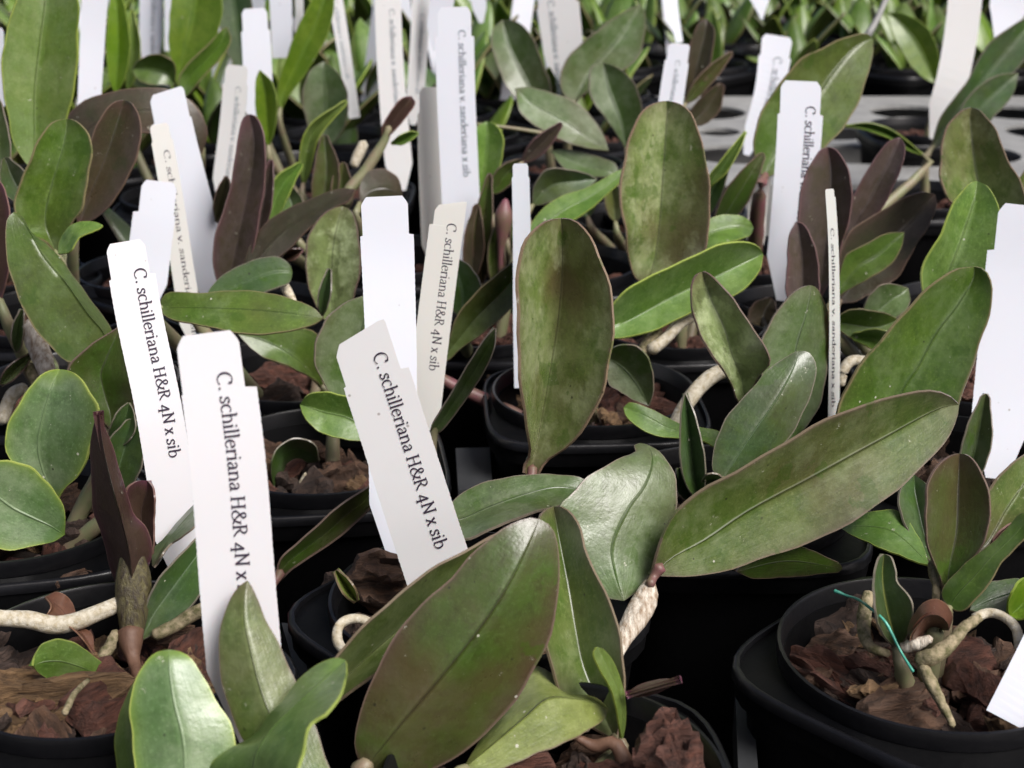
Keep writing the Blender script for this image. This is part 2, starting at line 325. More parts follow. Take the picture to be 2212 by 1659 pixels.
def leaf(key, base, tip, Ls, Rs, M=None, m='gr', dl=-3, dr=-3, bow=0, T=.9, stem=True, name='leaf', sr=2.0, wav=0, nu=30, nv=6, sm=None, basew=0):
    """base, tip = (x, y, Y); Ls, Rs outline pixels from base to tip; dl, dr depth of the edges against the midrib in mm"""
    par = PLANTS[key]
    b, t = np.array(base[:2], float), np.array(tip[:2], float)
    L = smoothline(np.vstack([b, Ls, t]) if not basew else np.vstack([Ls, t]), nu)
    Rr = smoothline(np.vstack([b, Rs, t]) if not basew else np.vstack([Rs, t]), nu)
    Mm = smoothline(np.vstack([b, M, t]), nu) if M is not None else (L + Rr) / 2
    if M is None: Mm[0] = b if not basew else Mm[0]
    wd = max(np.linalg.norm(L - Rr, axis=1).max(), 1); us_ = np.linspace(0, 1, nu); q0 = random.random() * 9
    for E_, sg in ((L, 1), (Rr, 2)):
        jit = .012 * wd * (np.sin(us_ * 17 + q0 * sg) + .6 * np.sin(us_ * 41 + q0 * 3 * sg)) * np.sin(np.pi * us_)
        dv_ = E_ - Mm; E_ += dv_ / np.maximum(np.linalg.norm(dv_, axis=1, keepdims=True), 1e-6) * jit[:, None]
    hw = np.maximum(np.linalg.norm(L - Mm, axis=1), np.linalg.norm(Rr - Mm, axis=1)); hw = hw / max(hw.max(), 1e-6)
    us = np.linspace(0, 1, nu)
    vs = np.linspace(-1, 1, 2 * nv + 1)
    ph = random.random() * 6
    P = np.zeros((nu, len(vs), 3)); UV = np.zeros((nu, len(vs), 2))
    for i in range(nu):
        Yc = base[2] * (1 - us[i]) + tip[2] * us[i] + bow * 4 * us[i] * (1 - us[i])
        for j, v in enumerate(vs):
            e = L[i] if v < 0 else Rr[i]; dd = dl if v < 0 else dr; a = abs(v)
            px = Mm[i] * (1 - a) + e * a
            Y = Yc + 1.7 * dd * hw[i] * (a ** 1.08) + wav * a * math.sin(us[i] * 11 + ph + v)
            P[i, j] = at(px[0], px[1], Y); UV[i, j] = (.5 + .5 * v, us[i])
    # normals
    du = np.gradient(P, axis=0); dv = np.gradient(P, axis=1); nn = np.cross(du, dv)
    ln = np.linalg.norm(nn, axis=2, keepdims=True); nn = nn / np.maximum(ln, 1e-12)
    view = P - np.array((0, 0, CZ))
    mid = np.sum(nn[nu // 2, nv] * view[nu // 2, nv]); sgn = 1 if mid > 0 else -1
    nn *= sgn                                                     # away from the camera
    for i in (0, nu - 1): nn[i] = nn[1 if i == 0 else nu - 2]
    th = T * .001 * (0.45 + .55 * (1 - np.abs(vs) ** 2.5))[None, :, None]
    P2 = P + nn * th
    K = len(vs); V = np.vstack([P.reshape(-1, 3), P2.reshape(-1, 3)]); U = np.vstack([UV.reshape(-1, 2)] * 2); F = []; o2 = nu * K
    for i in range(nu - 1):
        for j in range(K - 1):
            q = (i * K + j, i * K + j + 1, (i + 1) * K + j + 1, (i + 1) * K + j)
            F.append(q if sgn < 0 else q[::-1]); q2 = tuple(o2 + z for z in q); F.append(q2[::-1] if sgn < 0 else q2)
    ring = [i * K for i in range(nu)] + [(nu - 1) * K + j for j in range(1, K)] + [i * K + K - 1 for i in range(nu - 2, -1, -1)] + [j for j in range(K - 2, 0, -1)]
    for k in range(len(ring)):
        a, c = ring[k], ring[(k + 1) % len(ring)]; q = (a, c, o2 + c, o2 + a); F.append(q[::-1] if sgn < 0 else q)
    o = mesh(name, V, F, LM[m], par, uv=U, sharp=70)
    if stem:
        p0 = P[1, nv]; cx, cy = par.location[0], par.location[1]
        g = np.array((cx + (p0[0] - cx) * .35 , cy + (p0[1] - cy) * .35, SOIL - .003))
        if p0[2] > SOIL + .004:
            up = (P[0, nv] - P[3, nv]); up /= np.linalg.norm(up) + 1e-9; hgt = p0[2] - SOIL
            r0 = sr * .001
            tube('stem', [P[1, nv] + nn[1, nv] * .0004, P[0, nv] + up * min(.004, hgt * .25), (P[0, nv] + up * min(.006, hgt * .3)) * .5 + g * .5, g], [r0 * .45, r0 * .8, r0 * 1.15, r0], sm or M_STEM, par, n=10, k=14, bumpy=.15)
    return o
def sleaf(key, pts, w, m='gr', prof='e', off=0.0, **kw):
    """leaf from a midline [(x, y, Y)...] base to tip and a full width in pixels"""
    P = np.array(pts, float); C = smoothline(P[:, :2], 9, ends=False)
    T = np.gradient(C, axis=0); T /= np.linalg.norm(T, axis=1, keepdims=True); Nn = np.stack([-T[:, 1], T[:, 0]], 1)
    s = np.linspace(0, 1, 9)
    h = {'e': np.sin(np.pi * np.clip(s, 0, 1) ** .85) ** .75, 'o': np.sin(np.pi * s ** .6) ** .7, 'l': np.sin(np.pi * s ** .8) ** 1.1, 'r': np.sin(np.pi * s ** 1.2) ** .55}[prof] * w / 2
    L = [C[i] - Nn[i] * h[i] * (1 - off) for i in range(1, 8)] + [C[8] - T[8] * 0 - (C[8] - C[7]) * .25 - Nn[8] * h[7] * .62]
    Q = [C[i] + Nn[i] * h[i] * (1 + off) for i in range(1, 8)] + [C[8] - (C[8] - C[7]) * .25 + Nn[8] * h[7] * .62]
    return leaf(key, pts[0], pts[-1], L, Q, M=[tuple(c) for c in C[1:8]], m=m, **kw)
def px_tube(key, name, pts, r, mat, **kw):
    """pts (x, y, Y), r in pixels"""
    P = [at(*p) for p in pts]
    rr = r if hasattr(r, '__len__') else [r] * len(pts)
    rad = [q * depth(p[2]) / FPX for q, p in zip(rr, pts)]
    return tube(name, P, rad, mat, PLANTS[key] if key else None, **kw)

# ------------------------------------------------------------------ lettering: pen strokes with thick downs and thin serifs
def arc(cx, cy, rx, ry, a0, a1, n=14): return [(cx + rx * math.cos(R(a)), cy + ry * math.sin(R(a))) for a in np.linspace(a0, a1, n)]
def sm2(P, n=16): return [tuple(p) for p in smoothline(P, n, ends=False)]
def srf(x, y, w=.3): return [(x - w / 2, y), (x + w / 2, y)]
G = {
 'C': (1.45, [arc(.78, .77, .68, .8, 52, 312, 20), [(1.2, 1.5), (1.2, 1.15)]]),
 '.': (.5, [[(.12, .1), (.3, .1)], [(.12, .16), (.3, .16)], [(.12, .04), (.3, .04)]]),
 's': (.85, [sm2([(.68, .82), (.45, 1.0), (.2, .84), (.25, .62), (.5, .48), (.68, .28), (.56, .05), (.32, 0), (.1, .16)]), [(.69, .98), (.69, .78)], [(.1, .22), (.1, .0)]]),
 'c': (.92, [arc(.52, .5, .44, .52, 50, 312, 16)]),
 'h': (1.14, [[(.22, 0), (.22, 1.62)], srf(.22, .03, .38), [(.04, 1.55), (.22, 1.62)], sm2([(.22, .72), (.42, .96), (.68, .98), (.86, .74), (.87, 0)]), srf(.87, .03, .36)]),
 'i': (.5, [[(.22, 0), (.22, 1.0)], srf(.22, .03, .38), [(.04, .93), (.22, 1.0)], [(.14, 1.36), (.32, 1.36)], [(.14, 1.43), (.32, 1.43)]]),
 'l': (.5, [[(.22, 0), (.22, 1.62)], srf(.22, .03, .38), [(.04, 1.55), (.22, 1.62)]]),
 'e': (.96, [[(.12, .56), (.82, .6)], sm2([(.82, .6), (.74, .9), (.48, 1.0), (.2, .84), (.08, .48), (.22, .1), (.52, 0), (.86, .2)])]),
 'r': (.76, [[(.22, 0), (.22, 1.0)], srf(.22, .03, .38), [(.04, .93), (.22, 1.0)], sm2([(.22, .68), (.4, .93), (.62, 1.0), (.72, .88)])]),
 'a': (.96, [sm2([(.14, .8), (.38, 1.0), (.66, .86), (.68, .4), (.72, .05), (.94, .06)]), sm2([(.68, .6), (.36, .52), (.12, .3), (.22, .03), (.46, .03), (.68, .26)])]),
 'n': (1.14, [[(.22, 0), (.22, 1.0)], srf(.22, .03, .38), [(.04, .93), (.22, 1.0)], sm2([(.22, .72), (.42, .96), (.68, .98), (.86, .74), (.87, 0)]), srf(.87, .03, .36)]),
 'H': (1.42, [[(.26, 0), (.26, 1.5)], [(1.12, 0), (1.12, 1.5)], [(.26, .78), (1.12, .78)], srf(.26, .03, .42), srf(.26, 1.47, .42), srf(1.12, .03, .42), srf(1.12, 1.47, .42)]),
 '&': (1.5, [sm2([(1.36, .82), (1.14, .3), (.7, 0), (.26, .06), (.1, .4), (.34, .74), (.74, 1.0), (.86, 1.3), (.6, 1.52), (.36, 1.34), (.44, 1.0), (.84, .4), (1.42, .02)], 30), srf(1.34, .86, .36)]),
 'R': (1.3, [[(.26, 0), (.26, 1.5)], srf(.26, .03, .42), [(.06, 1.47), (.3, 1.47)], sm2([(.26, 1.47), (.66, 1.48), (.92, 1.2), (.7, .84), (.26, .78)]), sm2([(.56, .78), (.82, .36), (1.22, .03)])]),
 '4': (1.1, [[(.74, -.4), (.74, 1.02)], [(.74, 1.02), (.08, .12)], [(.08, .12), (1.02, .12)], srf(.74, -.38, .32)]),
 'N': (1.42, [[(.28, 0), (.28, 1.5)], [(.2, 1.5), (1.16, .0)], [(1.16, 0), (1.16, 1.5)], srf(.28, .03, .4), srf(.2, 1.47, .3), srf(1.16, 1.47, .4)]),
 'x': (.9, [[(.14, .97), (.76, .03)], [(.72, .97), (.14, .03)], srf(.16, .97, .3), srf(.74, .97, .26), srf(.14, .03, .26), srf(.76, .03, .3)]),
 'b': (1.04, [[(.22, 1.62), (.22, .05)], [(.04, 1.55), (.22, 1.62)], sm2([(.22, .1), (.5, 0), (.84, .16), (.94, .52), (.78, .9), (.5, .98), (.22, .74)])]),
 'v': (.86, [[(.1, .97), (.42, .0)], [(.42, 0), (.78, .97)], srf(.1, .97, .32), srf(.78, .97, .28)]),
 'd': (1.06, [[(.82, 1.62), (.82, .03)], [(.64, 1.55), (.82, 1.62)], [(.82, .03), (.98, .05)], sm2([(.82, .74), (.56, .98), (.24, .9), (.1, .52), (.22, .12), (.5, 0), (.82, .24)])]),
}
def text_ribbons(s, thick=.21, thin=.075, gap=.03):
    out, x = [], 0.0
    for ch in s:
        if ch == ' ': x += .5; continue
        adv, strokes = G[ch]
        for st in strokes:
            P = np.array(st, float); T = np.gradient(P, axis=0); T /= np.linalg.norm(T, axis=1, keepdims=True) + 1e-9
            h = .5 * (thin + (thick - thin) * np.abs(np.sin(np.arctan2(T[:, 1], T[:, 0]) - R(12))) ** 1.2)
            Nn = np.stack([-T[:, 1], T[:, 0]], 1)
            ex = T * .02; P = P.copy(); P[0] -= ex[0]; P[-1] += ex[-1]
            out.append((P + Nn * h[:, None] + (x, 0), P - Nn * h[:, None] + (x, 0)))
        x += adv + gap
    return out, x

def label_tag(desc, mid, W0, W1, tw=0.0, text=None, tpx=None, unit=None, v0=0.0, mat=None, ink=None, notch=(.06, .06), taper=True, nrm=None, group='plastic name tags stuck in the pots', flat_end=.3, tfl=1.0, topskew=0.0, detail=True):
    """mid = [(x, y, Y)...] from top to bottom; W0, W1 full width in pixels; tw = depth of the right edge against the middle in mm"""
    C = smoothline(mid, 90 if detail else 24, ends=False); k = len(C)
    seg = np.r_[0, np.cumsum(np.linalg.norm(np.diff(C[:, :2], axis=0), axis=1))]; Lpx = seg[-1]
    T = np.gradient(C[:, :2], axis=0); T /= np.linalg.norm(T, axis=1, keepdims=True); Nn = np.stack([T[:, 1], -T[:, 0]], 1)   # to the right in the picture when the tag stands
    if Nn[0, 0] < 0: Nn = -Nn
    Wm = (W0 + W1) / 2
    def pos(s, v, lift=0.0):
        i = np.interp(s, seg, np.arange(k)); a = int(min(max(i, 0), k - 2)); f = i - a
        c = C[a] * (1 - f) + C[a + 1] * f; n = Nn[a] * (1 - f) + Nn[a + 1] * f
        w = W0 + (W1 - W0) * s / Lpx
        p = at(c[0] + n[0] * v * w, c[1] + n[1] * v * w, c[2] + tw * 2 * v)
        if lift:
            d_ = np.array((0, 0, CZ)) - p; p = p + d_ / np.linalg.norm(d_) * lift
        return p
    rows = []
    nl, nr = notch; sN = .76 * Wm; sC = .17 * Wm; tail = 1.0 * Wm
    ss = list(np.linspace(0, sC, 5)) + list(np.linspace(sC, sN, 6))[1:] + [sN + .02 * Wm] + list(np.linspace(sN + .06 * Wm, Lpx, 110 if detail else 16))
    for q, s in enumerate(ss):
        if s < sN + .01 * Wm:
            r = min(1, s / sC); cut = (1 - r) ** 1.3 * .1
            lo, hi = -.5 + nl + cut, .5 - nr - cut
        else:
            z = (.0065 * random.random() if q % 2 else 0) if detail else 0; lo, hi = -.5 + z, .5 - z
        if taper and s > Lpx - tail:
            f = (Lpx - s) / tail; lim = .5 * (flat_end + (1 - flat_end) * f); lo, hi = max(lo, -lim), min(hi, lim)
        rows.append((s, lo, hi))
    V, F = [], []
    for s, lo, hi in rows:
        sk0 = -lo * topskew * max(0, 1 - s / (sN)); sk1 = -hi * topskew * max(0, 1 - s / sN)
        for v, sk in ((lo, sk0), (hi, sk1)): V.append(pos(s + sk * Wm, v))
        for v, sk in ((hi, sk1), (lo, sk0)): V.append(pos(s + sk * Wm, v, -.0006))
    for i in range(len(rows) - 1):
        a, c = 4 * i, 4 * i + 4
        for j in range(4): F.append((a + j, a + (j + 1) % 4, c + (j + 1) % 4, c + j))
    F.append((3, 2, 1, 0)); e = 4 * (len(rows) - 1); F.append((e, e + 1, e + 2, e + 3))
    o = mesh('name_tag', V, F, mat or M_LAB, None, smooth=False, loc=at(*mid[-1]))
    tag(o, desc, 'plant label', group)
    if text:
        rib, tot = text_ribbons(text); unit = unit or .125 * Wm; start = tpx if tpx is not None else sN * .65
        V, F = [], []
        for A, B in rib:
            b0 = len(V)
            for (ax, ay), (bx, by) in zip(A, B):
                for (gx, gy) in ((ax, ay), (bx, by)):
                    s = start + gx * unit * tfl
                    if s > Lpx - 2: s = Lpx - 2
                    V.append(pos(s, v0 + gy * unit / Wm, .00022 + (.0009 if tw >= 10 else 0)))
            for i in range(len(A) - 1): F.append((b0 + 2 * i, b0 + 2 * i + 1, b0 + 2 * i + 3, b0 + 2 * i + 2))
        mesh('lettering', V, F, ink or M_INK, o, smooth=False)
    return o

def chip(x, y, z, sx, sy, sz, rot, tilt, mname, parent=None, name='bark_chip', seed=None):
    rg = random.Random(seed if seed is not None else random.random())
    n = 30 if parent != 'raw' else 16; V, F = [], []; ph = rg.random() * 50
    kk = rg.randint(5, 8); cr = [rg.uniform(.62, 1.15) for _ in range(kk)]
    def rad(a):
        t = (a / (2 * math.pi) * kk) % kk; i = int(t); f = t - i
        p, q = np.array((math.cos(2 * math.pi * i / kk), math.sin(2 * math.pi * i / kk))) * cr[i], np.array((math.cos(2 * math.pi * (i + 1) / kk), math.sin(2 * math.pi * (i + 1) / kk))) * cr[(i + 1) % kk]
        return p * (1 - f) + q * f
    cy, sy_ = math.cos(rot), math.sin(rot); tx, ty = tilt
    layers = [(.0, -1), (.6, -1), (1.0, -.6), (1.03, 0), (.97, .6), (.82, .95), (.62, 1.1), (.42, .95), (.2, 1.1), (.0, 1)]
    bend = rg.uniform(-.2, .2); cup = rg.uniform(-.3, .3)
    for l, (f, h) in enumerate(layers):
        for j in range(n if f else 1):
            p = rad(2 * math.pi * j / n) * f if f else np.zeros(2)
            nz = noise.noise(Vector((p[0] * 1.5 + ph, p[1] * 2.5, h)))
            nz2 = noise.noise(Vector((p[0] * 2.2 + ph, p[1] * 9, h * 2 + 9)))      # ridges along the grain
            nz3 = noise.noise(Vector((p[0] * 6 + ph, p[1] * 22, h + 4)))
            w = np.array((p[0] * sx * (1 + .22 * nz3), p[1] * sy * (1 + .3 * nz), h * sz * (1 + .5 * nz) + bend * sx * p[0] ** 2 + cup * sy * p[1] ** 2 + sz * (.9 * nz + .5 * nz2 + .3 * nz3)))
            w = np.array((w[0], w[1] * math.cos(tx) - w[2] * math.sin(tx), w[1] * math.sin(tx) + w[2] * math.cos(tx)))
            w = np.array((w[0] * math.cos(ty) + w[2] * math.sin(ty), w[1], -w[0] * math.sin(ty) + w[2] * math.cos(ty)))
            V.append((w[0], w[1], w[2]) if parent != 'raw' else (x + w[0] * cy - w[1] * sy_, y + w[0] * sy_ + w[1] * cy, z + w[2]))
    idx = []; c = 0
    for f, h in layers: idx.append(c); c += n if f else 1
    for l in range(len(layers) - 1):
        a, b = idx[l], idx[l + 1]
        for j in range(n):
            k = (j + 1) % n
            if layers[l][0] == 0: F.append((a, b + k, b + j))
            elif layers[l + 1][0] == 0: F.append((a + j, a + k, b))
            else: F.append((a + j, a + k, b + k, b + j))
    if parent == 'raw': return V, F
    o = mesh(name, V, F, BM[mname], None, sharp=32, loc=(0, 0, 0)); o.location = (x, y, z); o.rotation_euler = (0, 0, rot); return o
# ------------------------------------------------------------------ pots (x, y in mm, rotation)
TXT = 'C. schilleriana H&R 4N x sib'; TXS = 'C. schilleriana v. sanderiana x sib'
PG = 'black plastic pots in rows'
for (x, y, r, lab) in [
    (90, 272, 45, 'black pot with round rim at the bottom right corner of the picture'),
    (-88, 270, 40, 'black pot at the bottom left with white roots crossing its bark'),
    (8, 227, 5, 'black pot at the bottom centre holding one big lump of bark'),
    (-56, 200, 20, 'black pot below the bottom edge under the light green broad leaf'),
    (-10, 296, 45, 'black pot in which the most tilted printed tag stands'),
    (58, 352, 0, 'black pot hidden under the long olive leaf, right of the centre'),
    (26, 430, 3, 'black pot with brown bark right behind the tall upright centre leaf'),
    (-54, 382, 8, 'black pot with a curled green leaf, between the two printed front tags'),
    (-129, 343, 12, 'black pot at the left edge with a round leaf over its rim'),
    (-70, 450, 4, 'black pot with reddish bark behind the green leaf lying flat at left'),
    (125, 376, 10, 'black pot from which the big blank tag at right rises'),
    (-140, 436, 0, 'black pot at the far left behind the boat shaped leaf'),
    (60, 500, 6, 'black pot behind the broad pale leaf right of the centre'),
    (150, 448, 3, 'black pot right of the narrow edge-on tag'),
    (112, 514, 8, 'black pot of the dark purple leaved orchid at right'),
    (-12, 502, 0, 'black pot behind the narrow bright tag in the centre'),
    (-100, 520, 6, 'black pot of the tall purple brown leaf at left'),
    (-170, 512, 4, 'black pot of the dark brown leaves in the upper left'),
    (175, 520, 0, 'black pot behind the blank tag at the right edge'),
    (100, 590, 5, 'black pot of the broad green leaf behind the printed tag at right'),
    (20, 578, 0, 'black pot behind the tall printed tag in the upper centre'),
    (-50, 590, 4, 'black pot between the purple leaf and the tall printed tag'),
    (60, 655, 3, 'black pot of the crossing grey green leaves in the upper centre')]:
    make_pot(x * .001, y * .001, R(r), lab, PG)

# ------------------------------------------------------------------ name tags, front to back
label_tag('frontmost white tag reading C. schilleriana H&R 4N x, beside the pointed olive leaf', [(457, 718, 243), (492, 1000, 239), (516, 1300, 236), (544, 1606, 233)], 164, 166, text=TXT, tpx=88, unit=20, v0=-.0, notch=(.02, .155), tfl=1.03, tw=2, mat=M_LABA)
label_tag('strongly tilted white tag reading C. schilleriana H&R 4N x sib behind the biggest leaf', [(777, 706, 288), (840, 900, 289), (904, 1100, 290), (945, 1225, 291), (980, 1330, 291)], 148, 150, text=TXT, tpx=66, unit=18.2, v0=.06, notch=(.04, .12), tw=1.2, taper=False, mat=M_LABB, tfl=.98, topskew=.42)
label_tag('white tag reading C. schilleriana H&R 4N x sib, left of the frontmost tag', [(273, 521, 322), (300, 680, 318), (342, 880, 313), (378, 1110, 309), (396, 1262, 306)], 102, 100, mat=M_LABA, tw=2, text=TXT, tpx=62, unit=16.4, v0=.06, notch=(.05, .12), tfl=1.02)
label_tag('blank white upright tag just behind the strongly tilted tag', [(832, 424, 322), (838, 560, 322), (846, 800, 320), (850, 1198, 317)], 118, 100, tw=2.5, notch=(.05, .09))
label_tag('shaded cream tag leaning right reading C. schilleriana H&R 4N x sib, right of blank tag', [(972, 432, 398), (950, 600, 398), (925, 800, 397), (905, 985, 396)], 74, 74, tw=8, text=TXT, tpx=50, unit=12.9, v0=.02, mat=M_LABC, notch=(.1, .0), topskew=.6, tfl=1.0)
label_tag('large blank white tag cut by the right edge of the picture', [(2212, 443, 396), (2195, 600, 394), (2170, 850, 388), (2152, 1034, 382)], 138, 132, notch=(.11, .11), flat_end=.35)
label_tag('blank white tag leaning out of the pot in the bottom right corner', [(2346, 1230, 262), (2275, 1380, 255), (2180, 1560, 248)], 130, 112, taper=False, tw=-2, detail=False)
label_tag('bent blank white tag behind the left printed tag', [(341, 391, 478), (332, 470, 476), (321, 560, 474), (312, 640, 472), (305, 700, 471)], 92, 92, tw=3, notch=(.13, .04))
label_tag('shaded cream printed tag seen at an angle reading C. schilleriana v. sanderiana, at left', [(343, 268, 492), (357, 342, 491), (374, 440, 490), (392, 563, 489), (403, 634, 489), (415, 715, 488), (419, 745, 488)], 47, 50, tw=8, text=TXS, tpx=58, unit=8.2, v0=-.02, mat=M_LABC, ink=M_INK, tfl=1.75)
label_tag('wide blank white tag with a pointed foot behind the shaded cream angled tag', [(358, 193, 520), (380, 300, 520), (428, 500, 520), (450, 640, 520)], 84, 94, tw=2.5, notch=(.05, .04), topskew=.2)
label_tag('narrow blank tag turned nearly edge-on left of the tall centre leaf', [(1124, 353, 446), (1127, 500, 444), (1128, 700, 441), (1131, 838, 439)], 38, 40, tw=12, notch=(.06, .06), taper=False)
label_tag('shaded cream tag seen edge-on with its print foreshortened, right of the purple leaves', [(1793, 408, 400), (1800, 520, 400), (1803, 700, 400), (1801, 905, 400)], 21, 25, tw=12, text=TXS, tpx=85, unit=4.6, v0=-.2, mat=M_LABC, taper=False, notch=(0, .1), tfl=2.9)
label_tag('white printed tag at right reading C. schilleriana, half hidden by a purple leaf', [(1732, 175, 520), (1726, 300, 520), (1708, 500, 520), (1690, 650, 520)], 100, 88, tw=3, text=TXS, tpx=54, unit=12.6, v0=.12, ink=M_INK, notch=(.05, .07), tfl=.98)
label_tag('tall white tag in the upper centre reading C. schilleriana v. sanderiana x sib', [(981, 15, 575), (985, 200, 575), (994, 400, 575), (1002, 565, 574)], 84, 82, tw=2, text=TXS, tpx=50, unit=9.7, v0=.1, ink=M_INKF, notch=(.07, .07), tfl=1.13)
label_tag('blank shaded cream tag left of and behind the tall printed centre tag', [(938, 188, 590), (940, 350, 590), (950, 600, 590)], 74, 72, tw=4, mat=M_LABC, notch=(.06, .05))
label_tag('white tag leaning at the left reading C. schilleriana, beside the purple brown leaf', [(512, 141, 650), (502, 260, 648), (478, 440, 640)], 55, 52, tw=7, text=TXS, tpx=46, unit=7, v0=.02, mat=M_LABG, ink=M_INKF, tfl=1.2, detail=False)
label_tag('blank bright white tag in the upper left behind the small bright leaf', [(549, 18, 690), (555, 120, 690), (560, 290, 690)], 62, 64, tw=3, detail=False)
label_tag('plain white tag between the tall leaf and the bright leaf at upper left', [(208, -70, 620), (200, 80, 620), (192, 235, 618)], 58, 50, tw=3, detail=False, taper=False)
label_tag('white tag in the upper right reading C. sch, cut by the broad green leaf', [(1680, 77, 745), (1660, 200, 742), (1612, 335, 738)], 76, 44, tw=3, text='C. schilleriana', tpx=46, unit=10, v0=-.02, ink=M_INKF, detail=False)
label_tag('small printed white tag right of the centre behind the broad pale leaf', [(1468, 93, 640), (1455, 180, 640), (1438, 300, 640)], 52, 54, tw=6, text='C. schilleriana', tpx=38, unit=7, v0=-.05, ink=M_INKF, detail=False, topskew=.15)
label_tag('grey white tag with a pointed foot in the upper right between green leaves', [(2092, -90, 768), (2078, 60, 765), (2050, 200, 760), (2012, 300, 757)], 76, 66, tw=3, mat=M_LABG, detail=False, flat_end=.15)
label_tag('blurred white tag in the top right corner', [(2190, -120, 800), (2180, 0, 800), (2160, 100, 797)], 90, 74, tw=2, detail=False)
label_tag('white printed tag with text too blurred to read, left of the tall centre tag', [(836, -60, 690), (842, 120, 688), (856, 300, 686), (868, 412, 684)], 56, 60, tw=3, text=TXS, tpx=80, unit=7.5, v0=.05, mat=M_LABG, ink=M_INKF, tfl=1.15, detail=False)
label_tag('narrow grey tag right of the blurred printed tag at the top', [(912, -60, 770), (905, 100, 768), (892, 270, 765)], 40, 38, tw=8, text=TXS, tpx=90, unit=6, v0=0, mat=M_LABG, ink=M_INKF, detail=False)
label_tag('white tag leaning left behind the tall centre tag', [(966, -60, 760), (955, 0, 760), (940, 110, 758)], 56, 46, detail=False)
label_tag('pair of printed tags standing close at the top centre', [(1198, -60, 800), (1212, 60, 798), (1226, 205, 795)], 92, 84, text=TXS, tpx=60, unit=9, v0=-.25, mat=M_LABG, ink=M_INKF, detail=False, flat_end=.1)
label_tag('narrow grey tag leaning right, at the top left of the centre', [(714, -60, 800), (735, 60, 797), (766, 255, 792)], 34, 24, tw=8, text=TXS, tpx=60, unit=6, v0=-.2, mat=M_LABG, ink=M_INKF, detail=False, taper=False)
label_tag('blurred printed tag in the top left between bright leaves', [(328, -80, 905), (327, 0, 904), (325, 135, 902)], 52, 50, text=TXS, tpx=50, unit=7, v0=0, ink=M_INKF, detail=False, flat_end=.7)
label_tag('narrow white tag beside the blurred printed tag at top left', [(366, -80, 900), (365, 110, 896)], 22, 20, tw=8, detail=False, taper=False)
label_tag('pale blue white tag behind the bright white tag at upper left', [(604, -80, 800), (610, 125, 796)], 52, 44, detail=False, taper=False)
label_tag('thin grey tag next to the pale blue white tag', [(645, -80, 820), (648, 85, 815)], 18, 18, tw=8, mat=M_LABG, detail=False, taper=False)
label_tag('thin leaning white tag between green leaves at the top right of the centre', [(1448, -50, 900), (1452, 10, 898), (1468, 92, 894)], 32, 15, tw=6, detail=False, taper=False)
label_tag('white tag with pointed foot hanging into the top edge at right', [(1634, -90, 1010), (1646, 42, 1000)], 62, 44, detail=False, flat_end=.1)
label_tag('blurred white tag at the top edge right of the tall centre tag', [(1025, -70, 900), (1040, 50, 897)], 36, 30, detail=False)
label_tag('beige foot of a tag showing behind the pale leaf at right', [(1650, 350, 585), (1638, 440, 583), (1630, 560, 580)], 42, 38, mat=M_LABC, tw=4, detail=False)
label_tag('sliver of white tag at the left edge behind the tall leaf', [(-14, 60, 560), (-12, 230, 560)], 50, 46, detail=False, taper=False)

# ------------------------------------------------------------------ bottom edge plant with light green leaves
plant('a', 'orchid with light green broad leaves at the bottom edge left', (-56, 203))
leaf('a', (400, 1780, 207), (364, 1403, 228), [(302, 1690), (286, 1620), (281, 1550), (287, 1490), (310, 1434), (338, 1409)], [(490, 1700), (508, 1640), (504, 1582), (475, 1524), (441, 1463), (408, 1419), (388, 1407)], m='ga', dl=1.2, dr=1.6, T=1.3)
leaf('a', (335, 1800, 212), (304, 1462, 234), [(268, 1700), (246, 1603), (258, 1545), (284, 1482), (294, 1468)], [(360, 1700), (350, 1600), (330, 1530), (316, 1480)], m='gy', dl=4, dr=4, T=1.2)
leaf('a', (690, 1830, 207), (534, 1254, 233), [(625, 1745), (540, 1625), (500, 1550), (481, 1480), (473, 1404), (478, 1343), (499, 1289), (519, 1264)], [(730, 1740), (702, 1625), (672, 1548), (643, 1484), (604, 1390), (574, 1338), (552, 1284), (542, 1263)], m='og', dl=1.5, dr=2, T=1.3)
leaf('a', (520, 1790, 203), (746, 1426, 222), [(452, 1700), (450, 1655), (491, 1621), (550, 1586), (577, 1546), (620, 1500), (662, 1452), (700, 1428), (728, 1420)], [(600, 1740), (650, 1640), (672, 1560), (704, 1538), (736, 1495), (748, 1452)], M=[(545, 1690), (553, 1625), (585, 1575), (640, 1520), (700, 1465)], m='gl', dl=6, dr=-9, T=1.2, bow=-3)
# ------------------------------------------------------------------ centre front plant with the biggest leaf
plant('b', 'orchid with the biggest dark olive leaf, front centre', (8, 230))
leaf('b', (784, 1664, 232), (1164, 1121, 250), [(768, 1620), (767, 1590), (774, 1540), (790, 1500), (816, 1443), (847, 1392), (877, 1338), (933, 1281), (989, 1232), (1036, 1183), (1080, 1146), (1121, 1124), (1146, 1118)], [(830, 1690), (900, 1675), (967, 1648), (1019, 1606), (1070, 1566), (1121, 1508), (1163, 1436), (1195, 1345), (1207, 1260), (1209, 1190), (1197, 1148), (1180, 1128)], M=[(868, 1562), (952, 1463), (1045, 1345), (1098, 1262), (1146, 1165)], m='ol', dl=3, dr=4, bow=-5, T=1.5, sr=3.2)
leaf('b', (676, 1548, 246), (1110, 1150, 279), [(700, 1470), (731, 1420), (799, 1341), (850, 1299), (903, 1255), (950, 1222), (1023, 1184), (1075, 1155)], [(731, 1512), (806, 1457), (900, 1400), (1000, 1300), (1090, 1200)], M=[(760, 1452), (850, 1370), (950, 1285), (1040, 1200)], m='og', dl=-5, dr=-5, bow=-2, T=1.2, stem=False)
